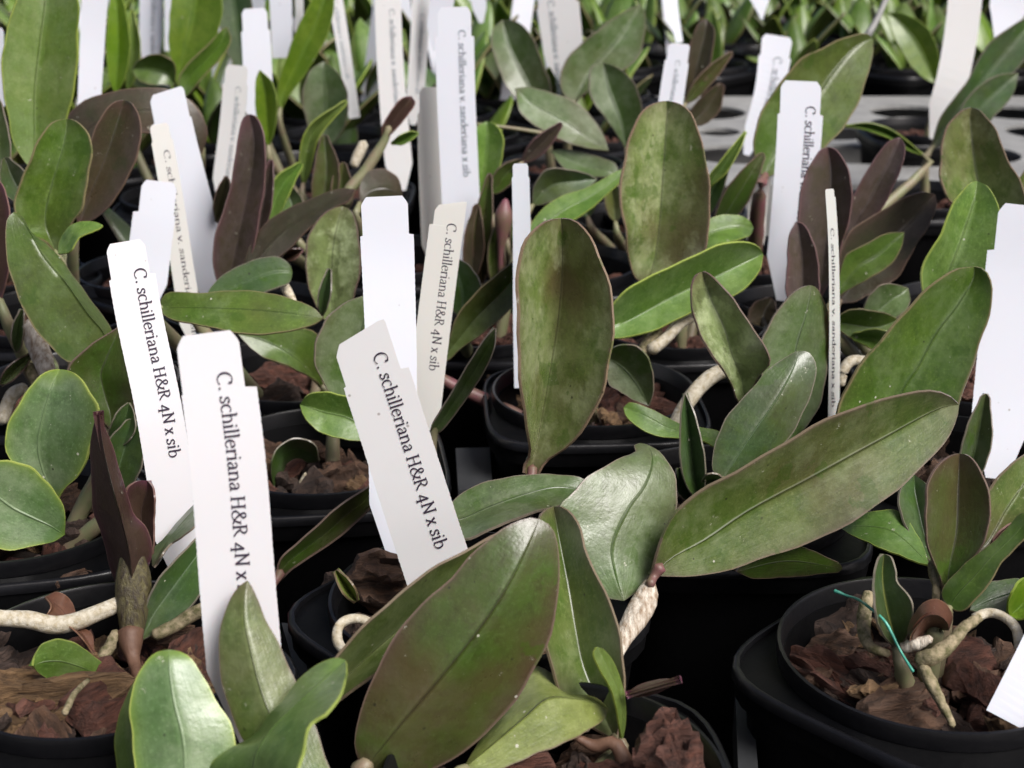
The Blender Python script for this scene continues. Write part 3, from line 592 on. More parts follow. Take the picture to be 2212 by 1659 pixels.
leaf('b', (1330, 1600, 250), (1196, 1094, 284), [(1240, 1540), (1190, 1430), (1165, 1300), (1158, 1200), (1163, 1130), (1175, 1103)], [(1345, 1520), (1347, 1455), (1341, 1390), (1325, 1330), (1307, 1287), (1287, 1240), (1263, 1189), (1253, 1145), (1229, 1107), (1212, 1095)], M=[(1290, 1510), (1260, 1436), (1246, 1368), (1229, 1267), (1209, 1165)], m='og', dl=-5, dr=-4, T=1.2)
leaf('b', (1000, 1662, 233), (1314, 1530, 252), [(1040, 1590), (1090, 1510), (1135, 1455), (1162, 1436), (1199, 1463), (1222, 1493), (1255, 1496), (1292, 1508)], [(1030, 1668), (1087, 1658), (1155, 1632), (1222, 1602), (1273, 1578), (1307, 1551)], M=[(1060, 1612), (1130, 1553), (1185, 1508), (1235, 1508), (1280, 1518)], m='li', dl=10, dr=-2, T=1.2)
leaf('b', (1345, 1605, 246), (1290, 1397, 250), [(1338, 1565), (1322, 1492), (1297, 1448), (1283, 1410)], [(1352, 1560), (1352, 1515), (1343, 1475), (1325, 1428), (1303, 1402)], m='gy', dl=-1, dr=2, T=.9)
px_tube('b', 'sheath', [(1240, 1590, 246), (1285, 1612, 245), (1325, 1605, 244), (1347, 1640, 242), (1350, 1700, 240)], [8, 14, 16, 18, 20], M_BRACT, bumpy=.2)
px_tube('b', 'pseudobulb', [(1404, 1256, 285), (1398, 1285, 283), (1376, 1330, 279), (1350, 1372, 275), (1326, 1420, 270), (1300, 1480, 262), (1262, 1575, 250)], [12, 26, 30, 22, 17, 15, 12], M_BULB, bumpy=.05, n=14, k=18, flat=.8)
leaf('b', (1348, 1298, 283), (1381, 957, 312), [(1310, 1290), (1262, 1240), (1232, 1170), (1205, 1118), (1212, 1092), (1240, 1064), (1274, 1027), (1334, 991), (1374, 974), (1370, 960)], [(1362, 1288), (1392, 1262), (1420, 1216), (1449, 1158), (1461, 1115), (1465, 1058), (1449, 1011), (1426, 977), (1397, 959)], M=[(1330, 1240), (1322, 1180), (1360, 1095), (1392, 1052), (1410, 1001), (1405, 970)], m='gg', dl=-2, dr=3, bow=-4, T=1.3, stem=False)
leaf('b', (1409, 1244, 285), (2072, 874, 334), [(1420, 1195), (1440, 1140), (1463, 1103), (1514, 1065), (1598, 1017), (1707, 950), (1788, 909), (1869, 878), (1964, 849), (2011, 845), (2050, 855)], [(1435, 1245), (1497, 1244), (1565, 1234), (1666, 1203), (1768, 1163), (1852, 1119), (1930, 1069), (1971, 1031), (2022, 977), (2054, 935), (2069, 897)], M=[(1450, 1206), (1520, 1168), (1615, 1104), (1751, 1031), (1903, 948), (2039, 878)], m='og', dl=-5, dr=-1.5, bow=-2, T=1.4, stem=False)
px_tube('b', 'petiole', [(1425, 1225, 286), (1412, 1246, 285), (1404, 1262, 283)], [16, 10, 11], M_STEMP, k=8)
sleaf('b', [(1352, 1502, 246, ), (1400, 1488, 244), (1470, 1468, 243)], 30, m='ma', stem=False, dl=2, dr=2)
sleaf('b', [(1590, 1235, 300), (1700, 1212, 302), (1820, 1228, 312)], 70, m='ol', stem=False, dl=0, dr=1)  # leaf in the long leaf's shadow; darker olive paints that shade in
# second centre plant, rooted further back
plant('c', 'orchid with the tall upright two-toned leaf in the centre', (-10, 300))
leaf('c', (1147, 1030, 330), (1212, 472, 350), [(1131, 1018), (1146, 984), (1141, 937), (1131, 852), (1121, 750), (1119, 649), (1124, 562), (1138, 518), (1170, 483), (1192, 474)], [(1163, 1022), (1176, 998), (1222, 967), (1266, 912), (1300, 852), (1317, 777), (1322, 700), (1314, 615), (1294, 555), (1273, 511), (1240, 477)], M=[(1155, 985), (1162, 947), (1185, 818), (1206, 683), (1214, 581), (1214, 490)], m='sg', dl=-12, dr=-9, bow=3, T=1.3, stem=False)
px_tube('c', 'petiole', [(1150, 1010, 330), (1147, 1032, 329), (1150, 1060, 326), (1110, 1200, 312), (1090, 1260, 300)], [11, 10, 13, 18, 20], M_STEMP, k=12)
leaf('c', (1280, 1062, 322), (955, 1128, 312), [(1262, 1034), (1189, 1025), (1121, 1026), (1070, 1035), (1019, 1053), (975, 1085)], [(1272, 1075), (1216, 1090), (1138, 1111), (1070, 1136), (1013, 1163), (975, 1160)], M=[(1200, 1052), (1120, 1072), (1050, 1098), (1000, 1120)], m='gg', dl=3, dr=-7, T=1.2, stem=False)
leaf('c', (935, 942, 352), (1070, 709, 360), [(933, 925), (952, 889), (985, 835), (1019, 777), (1050, 730)], [(955, 927), (982, 893), (1019, 842), (1046, 798), (1067, 750)], m='gg', dl=-3, dr=-2, T=.9, stem=False)
px_tube('c', 'pseudobulb', [(938, 930, 352), (930, 1000, 340), (940, 1150, 318), (960, 1260, 300)], [9, 13, 18, 20], M_STEM, k=10)
px_tube('c', 'root', [(765, 1405, 268), (738, 1400, 267), (728, 1380, 268), (734, 1350, 270), (762, 1336, 272), (800, 1345, 273), (830, 1362, 272)], [10, 12, 12, 11, 11, 11, 11], M_ROOT, k=20, bumpy=.1)
sleaf('c', [(770, 1300, 283), (745, 1262, 284), (725, 1232, 285)], 24, m='li', stem=False)
# ------------------------------------------------------------------ bottom left plant
plant('d', 'orchid with the maroon upright leaf at the bottom left', (-88, 272))
leaf('d', (287, 1290, 285), (213, 889, 290), [(250, 1262), (237, 1226), (217, 1148), (203, 1109), (196, 1030), (196, 953), (205, 908)], [(322, 1222), (328, 1200), (328, 1168), (314, 1135), (288, 1109), (274, 1062), (254, 997), (237, 947), (221, 910)], M=[(280, 1200), (262, 1120), (240, 1040), (222, 960)], m='ma', dl=6, dr=5, T=1.3, stem=False, basew=1)
px_tube('d', 'pseudobulb', [(286, 1200, 291), (288, 1250, 289), (288, 1300, 286), (286, 1350, 283), (284, 1392, 280)], [26, 39, 38, 29, 21], M_STRIPE, n=16, k=16)
px_tube('d', 'sheath', [(280, 1365, 281), (282, 1390, 279), (288, 1425, 276), (300, 1470, 270)], [30, 26, 15, 12], M_BRACT, n=14, k=12, bumpy=.1)
leaf('d', (326, 1215, 296), (318, 1038, 303), [(300, 1180), (280, 1100), (274, 1058), (297, 1040)], [(330, 1180), (332, 1110), (330, 1055)], M=[(305, 1110), (318, 1060)], m='ma', T=1, stem=False)
leaf('d', (328, 1222, 292), (445, 1078, 303), [(330, 1187), (355, 1161), (389, 1120), (425, 1085)], [(331, 1225), (359, 1183), (393, 1158), (427, 1128)], M=[(345, 1195), (375, 1150), (410, 1110)], m='gg', dl=3, dr=-4, T=.9, stem=False)
leaf('d', (305, 1383, 282), (480, 1130, 300), [(306, 1348), (325, 1287), (359, 1233), (427, 1163), (455, 1138)], [(322, 1375), (359, 1351), (399, 1321), (440, 1272), (470, 1200)], M=[(330, 1330), (380, 1260), (440, 1180)], m='dg', dl=-2, dr=-2, T=1.0, stem=False)
leaf('d', (230, 1456, 270), (73, 1438, 262), [(226, 1438), (203, 1417), (163, 1391), (125, 1380), (90, 1394), (76, 1417)], [(226, 1472), (208, 1487), (163, 1483), (118, 1472), (82, 1452)], m='gl', dl=.5, dr=.5, T=1.2, stem=False)
px_tube('d', 'root', [(-60, 1325, 274), (0, 1335, 275), (60, 1338, 276), (115, 1350, 277), (165, 1342, 279), (215, 1322, 283), (270, 1298, 287)], [17, 18, 20, 21, 20, 19, 17], M_ROOT, k=22, bumpy=.08, n=14)
px_tube('d', 'root', [(335, 1372, 282), (380, 1350, 284), (420, 1325, 285), (470, 1300, 285)], [14, 15, 16, 15], M_ROOTD, k=14, bumpy=.1)
leaf('d', (202, 1410, 274), (98, 1288, 287), [(176, 1375), (150, 1352), (100, 1338), (112, 1310)], [(200, 1372), (175, 1350), (162, 1318), (152, 1296), (125, 1278)], M=[(180, 1372), (155, 1345), (130, 1315)], m='dry', T=.6, stem=False, name='dry_bract', dl=-4, dr=3, wav=.6)
px_tube('d', 'stub', [(250, 1365, 280), (235, 1400, 277), (218, 1425, 274)], [10, 14, 12], M_ROOTD, bumpy=.3)
px_tube('d', 'root', [(190, 1470, 262), (160, 1500, 254), (140, 1540, 247)], [5, 7, 8], M_ROOTD, bumpy=.3)
# ------------------------------------------------------------------ left edge plant
plant('e', 'orchid with thick round leaves at the left edge', (-129, 343))
leaf('e', (122, 1085, 342), (129, 798, 352), [(90, 1058), (48, 1026), (17, 987), (12, 947), (27, 899), (58, 845), (90, 812), (112, 800)], [(140, 1055), (172, 1022), (196, 970), (209, 922), (210, 884), (193, 845), (165, 810), (146, 800)], M=[(90, 1010), (82, 960), (95, 890), (118, 820)], m='ga', dl=-2, dr=-3, bow=-2, T=1.5, stem=False)
leaf('e', (140, 1155, 330), (-90, 1020, 325), [(140, 1108), (115, 1058), (80, 1018), (40, 1002), (0, 996), (-50, 1000)], [(112, 1172), (80, 1178), (34, 1186), (-20, 1180), (-70, 1090)], m='ga', dl=1, dr=-3, T=1.4, stem=False)
leaf('e', (240, 930, 358), (259, 706, 368), [(205, 890), (165, 850), (146, 797), (170, 768), (196, 747), (232, 723)], [(258, 918), (280, 895), (291, 860), (288, 800), (275, 745)], m='ol', dl=-4, dr=-4, T=1.2)
leaf('e', (240, 960, 352), (278, 870, 354), [(236, 940), (246, 905), (264, 880)], [(268, 960), (290, 930), (288, 890)], m='dg', T=.8, stem=False)
sleaf('e', [(245, 1075, 345), (260, 1000, 350), (290, 905, 352)], 90, m='dg')
px_tube('e', 'root', [(5, 910, 400), (14, 880, 402), (30, 850, 403), (52, 838, 402)], [14, 15, 15, 12], M_ROOT, bumpy=.1)
sleaf('e', [(0, 832, 395), (30, 800, 398), (68, 766, 400)], 26, m='pa', stem=False, name='dry_bract')
# ------------------------------------------------------------------ bottom right plant
plant('f', 'small orchid in the bottom right pot with pale bulb and strap leaves', (90, 274))
leaf('f', (2045, 1292, 278), (2073, 980, 292), [(2030, 1245), (2011, 1196), (2001, 1148), (2000, 1089), (2011, 1031), (2039, 994), (2058, 983)], [(2066, 1257), (2099, 1209), (2129, 1165), (2137, 1105), (2135, 1070), (2123, 1028), (2099, 991), (2086, 982)], M=[(2050, 1230), (2066, 1150), (2070, 1060)], m='ol', dl=-3, dr=-3, T=1.1)
leaf('f', (2050, 1312, 272), (2228, 1108, 276), [(2034, 1280), (2079, 1222), (2133, 1181), (2174, 1141), (2206, 1108)], [(2076, 1320), (2106, 1294), (2137, 1260), (2160, 1216), (2192, 1184), (2222, 1150)], m='gr', dl=2, dr=-2, T=1.0)
leaf('f', (1938, 1400, 270), (1910, 1197, 278), [(1915, 1380), (1899, 1348), (1890, 1300), (1891, 1240), (1900, 1205)], [(1955, 1380), (1966, 1350), (1972, 1315), (1961, 1287), (1938, 1260), (1934, 1233), (1922, 1202)], M=[(1930, 1368), (1920, 1334), (1910, 1287), (1906, 1235)], m='dy', dl=-5, dr=-3, T=1.0)
leaf('f', (2095, 1318, 280), (2225, 1262, 284), [(2105, 1290), (2130, 1262), (2165, 1252), (2200, 1250)], [(2130, 1326), (2165, 1325), (2200, 1310), (2220, 1290)], m='dg', dl=2, dr=-2, stem=False)
leaf('f', (2180, 1330, 277), (2240, 1250, 284), [(2178, 1310), (2190, 1275), (2212, 1250)], [(2200, 1336), (2235, 1325), (2250, 1290)], m='br', T=1, stem=False)
px_tube('f', 'stem', [(2012, 1215, 284), (2018, 1245, 282), (2024, 1272, 280), (2020, 1300, 278)], [8, 11, 11, 8], M_ROOTD, bumpy=.3)
leaf('f', (2050, 1362, 268), (1965, 1385, 262), [(2058, 1328), (2035, 1298), (2000, 1298), (1972, 1330), (1960, 1365)], [(2040, 1362), (2010, 1362), (1985, 1378)], m='dry', name='dry_bract', dl=4, dr=6, T=.7, stem=False, bow=-4, wav=.4)
px_tube('f', 'pseudobulb', [(1985, 1425, 262), (2012, 1420, 261), (2045, 1398, 262), (2080, 1360, 264), (2115, 1332, 266)], [17, 20, 17, 13, 10], M_ROOTD, n=14, k=20, bumpy=.25)
px_tube('f', 'root', [(2105, 1335, 266), (2135, 1324, 267), (2168, 1332, 265), (2195, 1358, 262), (2200, 1400, 258)], [11, 11, 10, 11, 9], M_ROOT, k=20, bumpy=.06)
px_tube('f', 'root', [(1990, 1430, 262), (2008, 1470, 258), (2032, 1515, 254), (2058, 1568, 249)], [13, 15, 12, 7], M_ROOTD, k=16, bumpy=.3)
px_tube('f', 'pseudobulb', [(1876, 1282, 284), (1868, 1320, 280), (1866, 1365, 275), (1884, 1400, 270), (1920, 1412, 268)], [12, 16, 15, 12, 8], M_ROOTD, k=16, bumpy=.2)
px_tube('f', 'pseudobulb', [(1950, 1400, 266), (1975, 1392, 265), (2010, 1380, 264)], [12, 15, 9], M_BULB, bumpy=.2)
t = px_tube(None, 'plant_tie', [(1803, 1277, 280), (1828, 1286, 279), (1852, 1294, 276), (1880, 1314, 270), (1910, 1340, 266), (1930, 1376, 264), (1947, 1410, 262), (1972, 1450, 258)], [5, 3, 3, 3.5, 3, 3.5, 3, 4], M_TIE, k=26, n=8, bumpy=.6)
tag(t, 'thin green plastic tie lying over the bottom right pot', 'plant tie')
# ------------------------------------------------------------------ plant in the pot under the long leaf
plant('g', 'orchid with dark oval and pale silvery leaves right of the centre', (58, 352))
leaf('g', (1558, 1040, 346), (1728, 758, 364), [(1541, 1018), (1538, 985), (1551, 940), (1581, 886), (1626, 835), (1666, 793), (1700, 770), (1714, 761)], [(1575, 1030), (1632, 997), (1693, 960), (1720, 926), (1741, 879), (1761, 818), (1763, 784), (1751, 764), (1740, 759)], M=[(1581, 1005), (1626, 937), (1666, 880), (1707, 810)], m='dg', dl=2, dr=2, bow=-2, T=1.2)
leaf('g', (1608, 880, 366), (1517, 587, 376), [(1592, 862), (1580, 826), (1562, 797), (1527, 750), (1504, 693), (1493, 649), (1497, 608), (1506, 592)], [(1622, 846), (1640, 812), (1663, 784), (1646, 743), (1615, 693), (1581, 645), (1541, 601), (1528, 590)], M=[(1602, 820), (1581, 767), (1565, 710), (1537, 649), (1523, 608)], m='pa', dl=-6, dr=-5, T=1.1)
leaf('g', (1715, 980, 372), (1751, 616, 388), [(1690, 930), (1655, 840), (1641, 760), (1645, 730), (1662, 702), (1683, 669), (1714, 632), (1735, 619)], [(1724, 945), (1744, 920), (1768, 879), (1788, 801), (1791, 750), (1786, 662), (1773, 634), (1762, 620)], M=[(1712, 880), (1720, 750), (1740, 683), (1750, 635)], m='gg', dl=-2, dr=5, T=1.2)
leaf('g', (1572, 958, 366), (1347, 880, 376), [(1558, 934), (1507, 922), (1470, 915), (1436, 898), (1392, 878), (1360, 869)], [(1545, 966), (1524, 953), (1466, 947), (1416, 940), (1375, 920), (1352, 897)], M=[(1520, 942), (1450, 925), (1390, 895)], m='gl', dl=1, dr=-2, T=1.0)
leaf('g', (1509, 1084, 344), (1480, 850, 350), [(1497, 1070), (1478, 1035), (1470, 970), (1473, 886)], [(1520, 1060), (1523, 1018), (1514, 950), (1496, 886)], m='dg', dl=-3, dr=-3, T=.9)
sleaf('g', [(1515, 1050, 345), (1540, 1038, 344), (1566, 1040, 342)], 30, m='gg', stem=False)
sleaf('g', [(1500, 1085, 348), (1478, 1050, 350), (1466, 1010, 352)], 34, m='dg', stem=False)
px_tube('g', 'root', [(1572, 798, 392), (1540, 812, 390), (1508, 840, 388), (1475, 885, 384), (1450, 925, 380)], [16, 17, 17, 16, 12], M_ROOT, k=18, bumpy=.08)
# ------------------------------------------------------------------ plant in the pot behind the centre leaf
plant('h', 'orchid with light roots and an oval green leaf behind the tall centre leaf', (26, 432))
leaf('h', (1290, 712, 425), (1648, 548, 448), [(1322, 660), (1358, 624), (1409, 598), (1480, 562), (1565, 528), (1619, 525), (1641, 535)], [(1322, 730), (1358, 727), (1409, 713), (1463, 690), (1514, 666), (1581, 640), (1615, 617), (1642, 582)], M=[(1340, 700), (1450, 642), (1560, 590)], m='gl', dl=-5, dr=-4, T=1.2)
leaf('h', (1306, 770, 410), (1401, 877, 404), [(1314, 825), (1341, 848), (1375, 866)], [(1322, 752), (1351, 745), (1382, 754), (1402, 777), (1410, 818), (1410, 852)], M=[(1340, 790), (1372, 825)], m='gg', dl=-1, dr=-3, T=1.1, stem=False)
px_tube('h', 'root', [(1500, 686, 436), (1470, 698, 434), (1440, 730, 430), (1408, 755, 426)], [8, 13, 13, 14], M_ROOT, k=14, bumpy=.1)
px_tube('h', 'pseudobulb', [(1425, 712, 432), (1405, 735, 430), (1388, 765, 428), (1370, 800, 424)], [9, 13, 15, 14], M_ROOTD, bumpy=.2)
leaf('h', (955, 782, 442), (1150, 530, 458), [(958, 764), (975, 723), (989, 683), (1023, 639), (1070, 598), (1115, 560)], [(972, 775), (989, 757), (1029, 730), (1070, 696), (1109, 659), (1145, 590)], m='gr', dl=-4, dr=-2, T=1.1, sm=M_STEMP)
# ------------------------------------------------------------------ pot with the curled leaf
plant('i', 'orchid with a curled leaf between the front printed tags', (-54, 384))
leaf('i', (805, 932, 384), (648, 874, 388), [(775, 870), (735, 853), (694, 848), (663, 854)], [(790, 948), (749, 950), (711, 940), (677, 923), (657, 899)], M=[(750, 902), (700, 890)], m='gl', dl=-1, dr=-3, T=1.0, stem=False)
leaf('i', (735, 885, 398), (800, 635, 408), [(712, 850), (682, 785), (680, 740), (704, 692), (750, 652), (780, 640)], [(800, 870), (860, 800), (850, 700), (825, 650)], m='gg', dl=-3, dr=-3, T=1.2)
leaf('i', (600, 1252, 318), (860, 1010, 338), [(606, 1212), (643, 1175), (694, 1131), (731, 1096), (812, 1043)], [(610, 1246), (626, 1230), (677, 1196), (731, 1158), (810, 1085)], m='ol', dl=-3, dr=-3, T=1.1, stem=False)
px_tube('i', 'petiole', [(606, 1236, 318), (590, 1262, 316), (560, 1320, 302), (510, 1400, 285)], [12, 9, 12, 16], M_STEMP, k=10)
leaf('i', (590, 1052, 378), (688, 998, 388), [(586, 1010), (598, 972), (640, 948), (680, 962)], [(610, 1025), (622, 1000), (645, 990), (665, 1000)], M=[(604, 1020), (618, 978), (655, 970)], m='dg', dl=-4, dr=2, T=.9, stem=False, wav=.8)
px_tube('i', 'root', [(648, 1062, 378), (652, 1045, 379), (660, 1022, 380)], [14, 9, 3], M_ROOT)
# ------------------------------------------------------------------ pot behind it
plant('j', 'orchid with a flat lying green leaf at left behind the front tags', (-70, 452))
leaf('j', (340, 664, 408), (697, 686, 398), [(359, 634), (423, 632), (508, 628), (592, 634), (660, 657), (684, 670)], [(359, 684), (423, 700), (508, 718), (592, 720), (660, 706), (688, 694)], M=[(440, 664), (575, 671)], m='gr', dl=3, dr=-4, bow=-3, T=1.2)
leaf('j', (700, 838, 438), (515, 722, 432), [(685, 780), (684, 722), (640, 705), (560, 708)], [(680, 820), (626, 791), (576, 774), (535, 745)], M=[(640, 775), (570, 735)], m='gr', dl=2, dr=-4, T=1.1)
leaf('j', (712, 705, 470), (741, 446, 480), [(690, 675), (668, 620), (660, 560), (668, 510), (700, 462), (722, 449)], [(742, 690), (765, 640), (776, 590), (775, 520), (765, 470), (752, 450)], m='pa', dl=-4, dr=-3, T=1.1)
sleaf('j', [(694, 682, 445), (702, 630, 448), (712, 580, 450)], 24, m='dg', stem=False)
leaf('j', (440, 655, 442), (632, 588, 450), [(454, 622), (491, 588), (542, 563), (603, 555), (626, 572)], [(480, 660), (530, 652), (576, 630), (626, 608)], m='dg', dl=1, dr=-4, T=1.0)
px_tube('j', 'root', [(612, 612, 452), (622, 632, 448), (636, 652, 444)], [10, 11, 6], M_ROOT)
# ------------------------------------------------------------------ left boat leaf plant
plant('k', 'orchid with a boat shaped folded leaf and a broad dark green leaf at the far left', (-140, 438))
leaf('k', (222, 770, 372), (30, 458, 388), [(176, 775), (152, 785), (110, 750), (58, 684), (34, 632), (17, 567), (12, 510), (16, 470)], [(240, 742), (243, 715), (210, 668), (160, 595), (112, 538), (68, 500), (47, 466)], M=[(228, 728), (188, 675), (140, 607), (95, 553), (58, 490)], m='gr', dl=-2, dr=4, T=1.2, sr=3)
leaf('k', (122, 548, 432), (143, 257, 444), [(100, 520), (60, 505), (34, 460), (42, 400), (64, 349), (88, 298), (110, 268), (127, 259)], [(140, 525), (156, 480), (173, 455), (189, 389), (196, 325), (191, 294), (174, 269), (158, 259)], M=[(98, 480), (112, 399), (135, 322), (144, 272)], m='gr', dl=-5, dr=-4, T=1.2)
leaf('k', (125, 548, 402), (222, 486, 404), [(128, 522), (148, 490), (178, 478), (205, 479)], [(148, 545), (172, 512), (198, 500), (215, 493)], m='gl', dl=2, dr=-2, T=.9, stem=False)
leaf('k', (0, 650, 405), (-8, 385, 415), [(-50, 600), (-60, 500), (-40, 420)], [(15, 600), (24, 520), (18, 450), (5, 400)], m='ma', T=1)
leaf('k', (105, 815, 392), (55, 700, 402), [(78, 800), (66, 760), (48, 720)], [(128, 800), (110, 760), (80, 716)], m='pa', T=1.5, stem=False, name='dry_bract', dl=4, dr=4)
sleaf('k', [(36, 762, 398), (38, 715, 400), (48, 668, 402)], 24, m='gg', stem=False)
px_tube('k', 'pseudobulb', [(62, 700, 398), (80, 745, 396), (100, 800, 390), (130, 850, 386)], [16, 24, 20, 14], M_BULB, bumpy=.15)
px_tube('k', 'pseudobulb', [(60, 790, 397), (75, 815, 395), (90, 850, 391)], [12, 15, 10], M_ROOTD, bumpy=.15)
# ------------------------------------------------------------------ brown leaves behind at left
plant('l', 'orchid with dark brown leaves and one tall grey green leaf, upper left', (-168, 512))
leaf('l', (170, 488, 455), (268, 217, 468), [(160, 440), (172, 380), (188, 325), (202, 290), (217, 259), (238, 228), (252, 219)], [(210, 468), (251, 423), (284, 366), (301, 305), (303, 262), (292, 235), (280, 220)], M=[(195, 420), (232, 330), (258, 250)], m='bw', dl=-3, dr=-4, T=1.2)
leaf('l', (145, 345, 548), (438, 330, 552), [(139, 262), (176, 222), (237, 199), (325, 188), (400, 210), (448, 276)], [(190, 340), (250, 300), (310, 285), (370, 300), (415, 330)], m='bw', dl=3, dr=-6, bow=-2, T=1.1)
leaf('l', (72, 372, 500), (98, -70, 520), [(55, 350), (30, 310), (16, 250), (6, 170), (8, 100), (20, 40), (45, -20), (70, -55)], [(95, 350), (130, 300), (152, 230), (162, 160), (168, 70), (168, 0), (150, -40), (120, -62)], M=[(75, 300), (75, 200), (88, 80), (98, 0)], m='gy', dl=-4, dr=-4, T=1.2, sr=3)
sleaf('l', [(-5, 430, 480), (0, 330, 484), (-4, 215, 490)], 44, m='gg')
sleaf('l', [(60, 440, 470), (30, 390, 472), (10, 340, 474)], 60, m='dg')
# ------------------------------------------------------------------ purple leaves at left
plant('m', 'orchid with a tall purple brown leaf and a spreading dark one, left of the centre', (-100, 520))
leaf('m', (492, 650, 500), (538, 247, 512), [(470, 610), (461, 565), (467, 508), (481, 464), (498, 406), (508, 355), (515, 305), (522, 266), (530, 251)], [(520, 600), (545, 542), (559, 474), (569, 406), (572, 339), (569, 291), (556, 258), (547, 249)], M=[(500, 590), (522, 480), (543, 380), (549, 300)], m='pu', dl=-5, dr=-4, T=1.2)
leaf('m', (518, 640, 494), (767, 408, 499), [(520, 590), (540, 530), (576, 481), (626, 447), (677, 427), (735, 407)], [(560, 610), (603, 555), (626, 535), (670, 491), (718, 450), (755, 432)], M=[(545, 575), (600, 510), (670, 460), (730, 425)], m='bw', dl=2, dr=-4, T=1.1)
sleaf('m', [(556, 520, 520), (572, 430, 524), (586, 345, 528)], 32, m='pu')
leaf('m', (466, 480, 520), (488, 380, 524), [(462, 440), (475, 400)], [(480, 470), (496, 420), (495, 390)], m='bw', stem=False)
sleaf('m', [(610, 560, 500), (635, 548, 498), (652, 540, 496)], 22, m='ma', stem=False)
# ------------------------------------------------------------------ broad pale leaf right of the centre
plant('n', 'orchid with a broad upright pale leaf right of the centre', (60, 498))
leaf('n', (1392, 612, 456), (1440, 218, 470), [(1376, 604), (1360, 560), (1348, 481), (1341, 423), (1347, 372), (1354, 315), (1375, 264), (1402, 230), (1424, 220)], [(1412, 600), (1470, 575), (1524, 545), (1530, 491), (1530, 406), (1524, 339), (1510, 288), (1490, 244), (1465, 224)], M=[(1410, 575), (1424, 480), (1432, 372), (1439, 271), (1441, 232)], m='sg', dl=-11, dr=-8, T=1.2)
leaf('n', (1498, 545, 500), (1628, 492, 508), [(1510, 490), (1533, 473), (1565, 464), (1600, 466), (1620, 478)], [(1515, 545), (1545, 530), (1590, 518), (1620, 508)], m='gl', T=1, dl=1, dr=-4)
leaf('n', (1520, 420, 545), (1611, 284, 555), [(1531, 383), (1560, 345), (1596, 300)], [(1532, 405), (1570, 370), (1603, 310)], m='gy', T=.8)
sleaf('n', [(1545, 500, 540), (1600, 410, 548), (1650, 330, 556)], 52, m='ol')
sleaf('n', [(1520, 470, 545), (1545, 400, 550), (1575, 350, 555)], 40, m='dg', stem=False)
sleaf('n', [(1655, 720, 500), (1650, 680, 504), (1668, 645, 508)], 66, m='bw')
# ------------------------------------------------------------------ purple plant at right
plant('o', 'orchid with upright dark purple leaves beside the edge-on shaded cream tag', (112, 514))
leaf('o', (1768, 650, 486), (1788, 318, 500), [(1748, 600), (1728, 540), (1724, 474), (1730, 423), (1744, 372), (1764, 335), (1776, 321)], [(1795, 600), (1815, 540), (1834, 470), (1839, 406), (1832, 366), (1813, 333), (1800, 321)], M=[(1780, 560), (1793, 460), (1795, 372), (1791, 335)], m='pu', dl=-4, dr=-4, T=1.2)
leaf('o', (1732, 690, 470), (1720, 479, 480), [(1712, 670), (1700, 632), (1702, 562), (1707, 505)], [(1752, 680), (1768, 640), (1765, 560), (1750, 508), (1734, 484)], m='pu', dl=-3, dr=-3, T=1.1)
leaf('o', (1828, 560, 500), (1944, 296, 512), [(1825, 500), (1839, 440), (1862, 389), (1890, 345), (1921, 306)], [(1850, 520), (1864, 490), (1907, 447), (1930, 400), (1951, 345), (1954, 313)], m='pu', dl=-2, dr=-3, T=1.1)
leaf('o', (1812, 655, 492), (2020, 420, 510), [(1810, 590), (1825, 520), (1860, 482), (1910, 452), (1937, 437), (1991, 415)], [(1845, 652), (1869, 642), (1937, 598), (1984, 522), (2008, 481), (2024, 440)], M=[(1850, 600), (1920, 530), (1985, 460)], m='bw', dl=-3, dr=-4, T=1.1)
leaf('o', (1800, 650, 476), (1953, 502, 484), [(1812, 600), (1829, 552), (1869, 528), (1920, 504)], [(1822, 632), (1869, 605), (1920, 574), (1948, 530)], m='gr', dl=-1, dr=-3, T=1.0)
# ------------------------------------------------------------------ right side
plant('p', 'orchid with grey green leaves behind the big blank tag at right', (150, 450))
leaf('p', (2035, 690, 408), (2111, 391, 425), [(2005, 665), (1993, 622), (1998, 564), (2011, 542), (2042, 488), (2059, 443), (2079, 413), (2097, 395)], [(2070, 680), (2130, 620), (2160, 540), (2166, 480), (2155, 440), (2133, 403)], M=[(2040, 620), (2075, 520), (2105, 430)], m='gl', dl=-4, dr=-4, T=1.2)
leaf('p', (1866, 700, 452), (1962, 622, 458), [(1866, 666), (1885, 632), (1905, 615), (1940, 616)], [(1900, 700), (1947, 680), (1966, 650)], m='gg', T=1)
leaf('p', (1800, 695, 438), (1940, 690, 442), [(1830, 672), (1886, 672), (1920, 680)], [(1822, 720), (1860, 738), (1900, 740), (1930, 715)], m='gr', T=1)
sleaf('p', [(1960, 760, 435), (1900, 735, 436), (1840, 726, 436)], 46, m='gl')
px_tube('p', 'root', [(1815, 830, 415), (1822, 800, 416), (1838, 780, 417), (1870, 778, 418)], [11, 12, 12, 10], M_ROOT)
plant('q', 'orchid with a wide bright olive leaf left of the big blank tag', (125, 376))
leaf('q', (1880, 1020, 364), (2104, 576, 380), [(1826, 960), (1806, 900), (1815, 869), (1842, 818), (1886, 757), (1937, 693), (1998, 632), (2039, 598), (2072, 580), (2090, 577)], [(1990, 990), (2048, 920), (2072, 861), (2089, 828), (2103, 791), (2123, 723), (2140, 655), (2141, 615), (2128, 585), (2115, 577)], M=[(1925, 910), (1954, 835), (1984, 791), (2025, 716), (2072, 655), (2104, 598)], m='gr', dl=-5, dr=-5, T=1.4)
sleaf('q', [(2085, 1060, 362), (2110, 960, 366), (2130, 850, 372)], 60, m='dg')
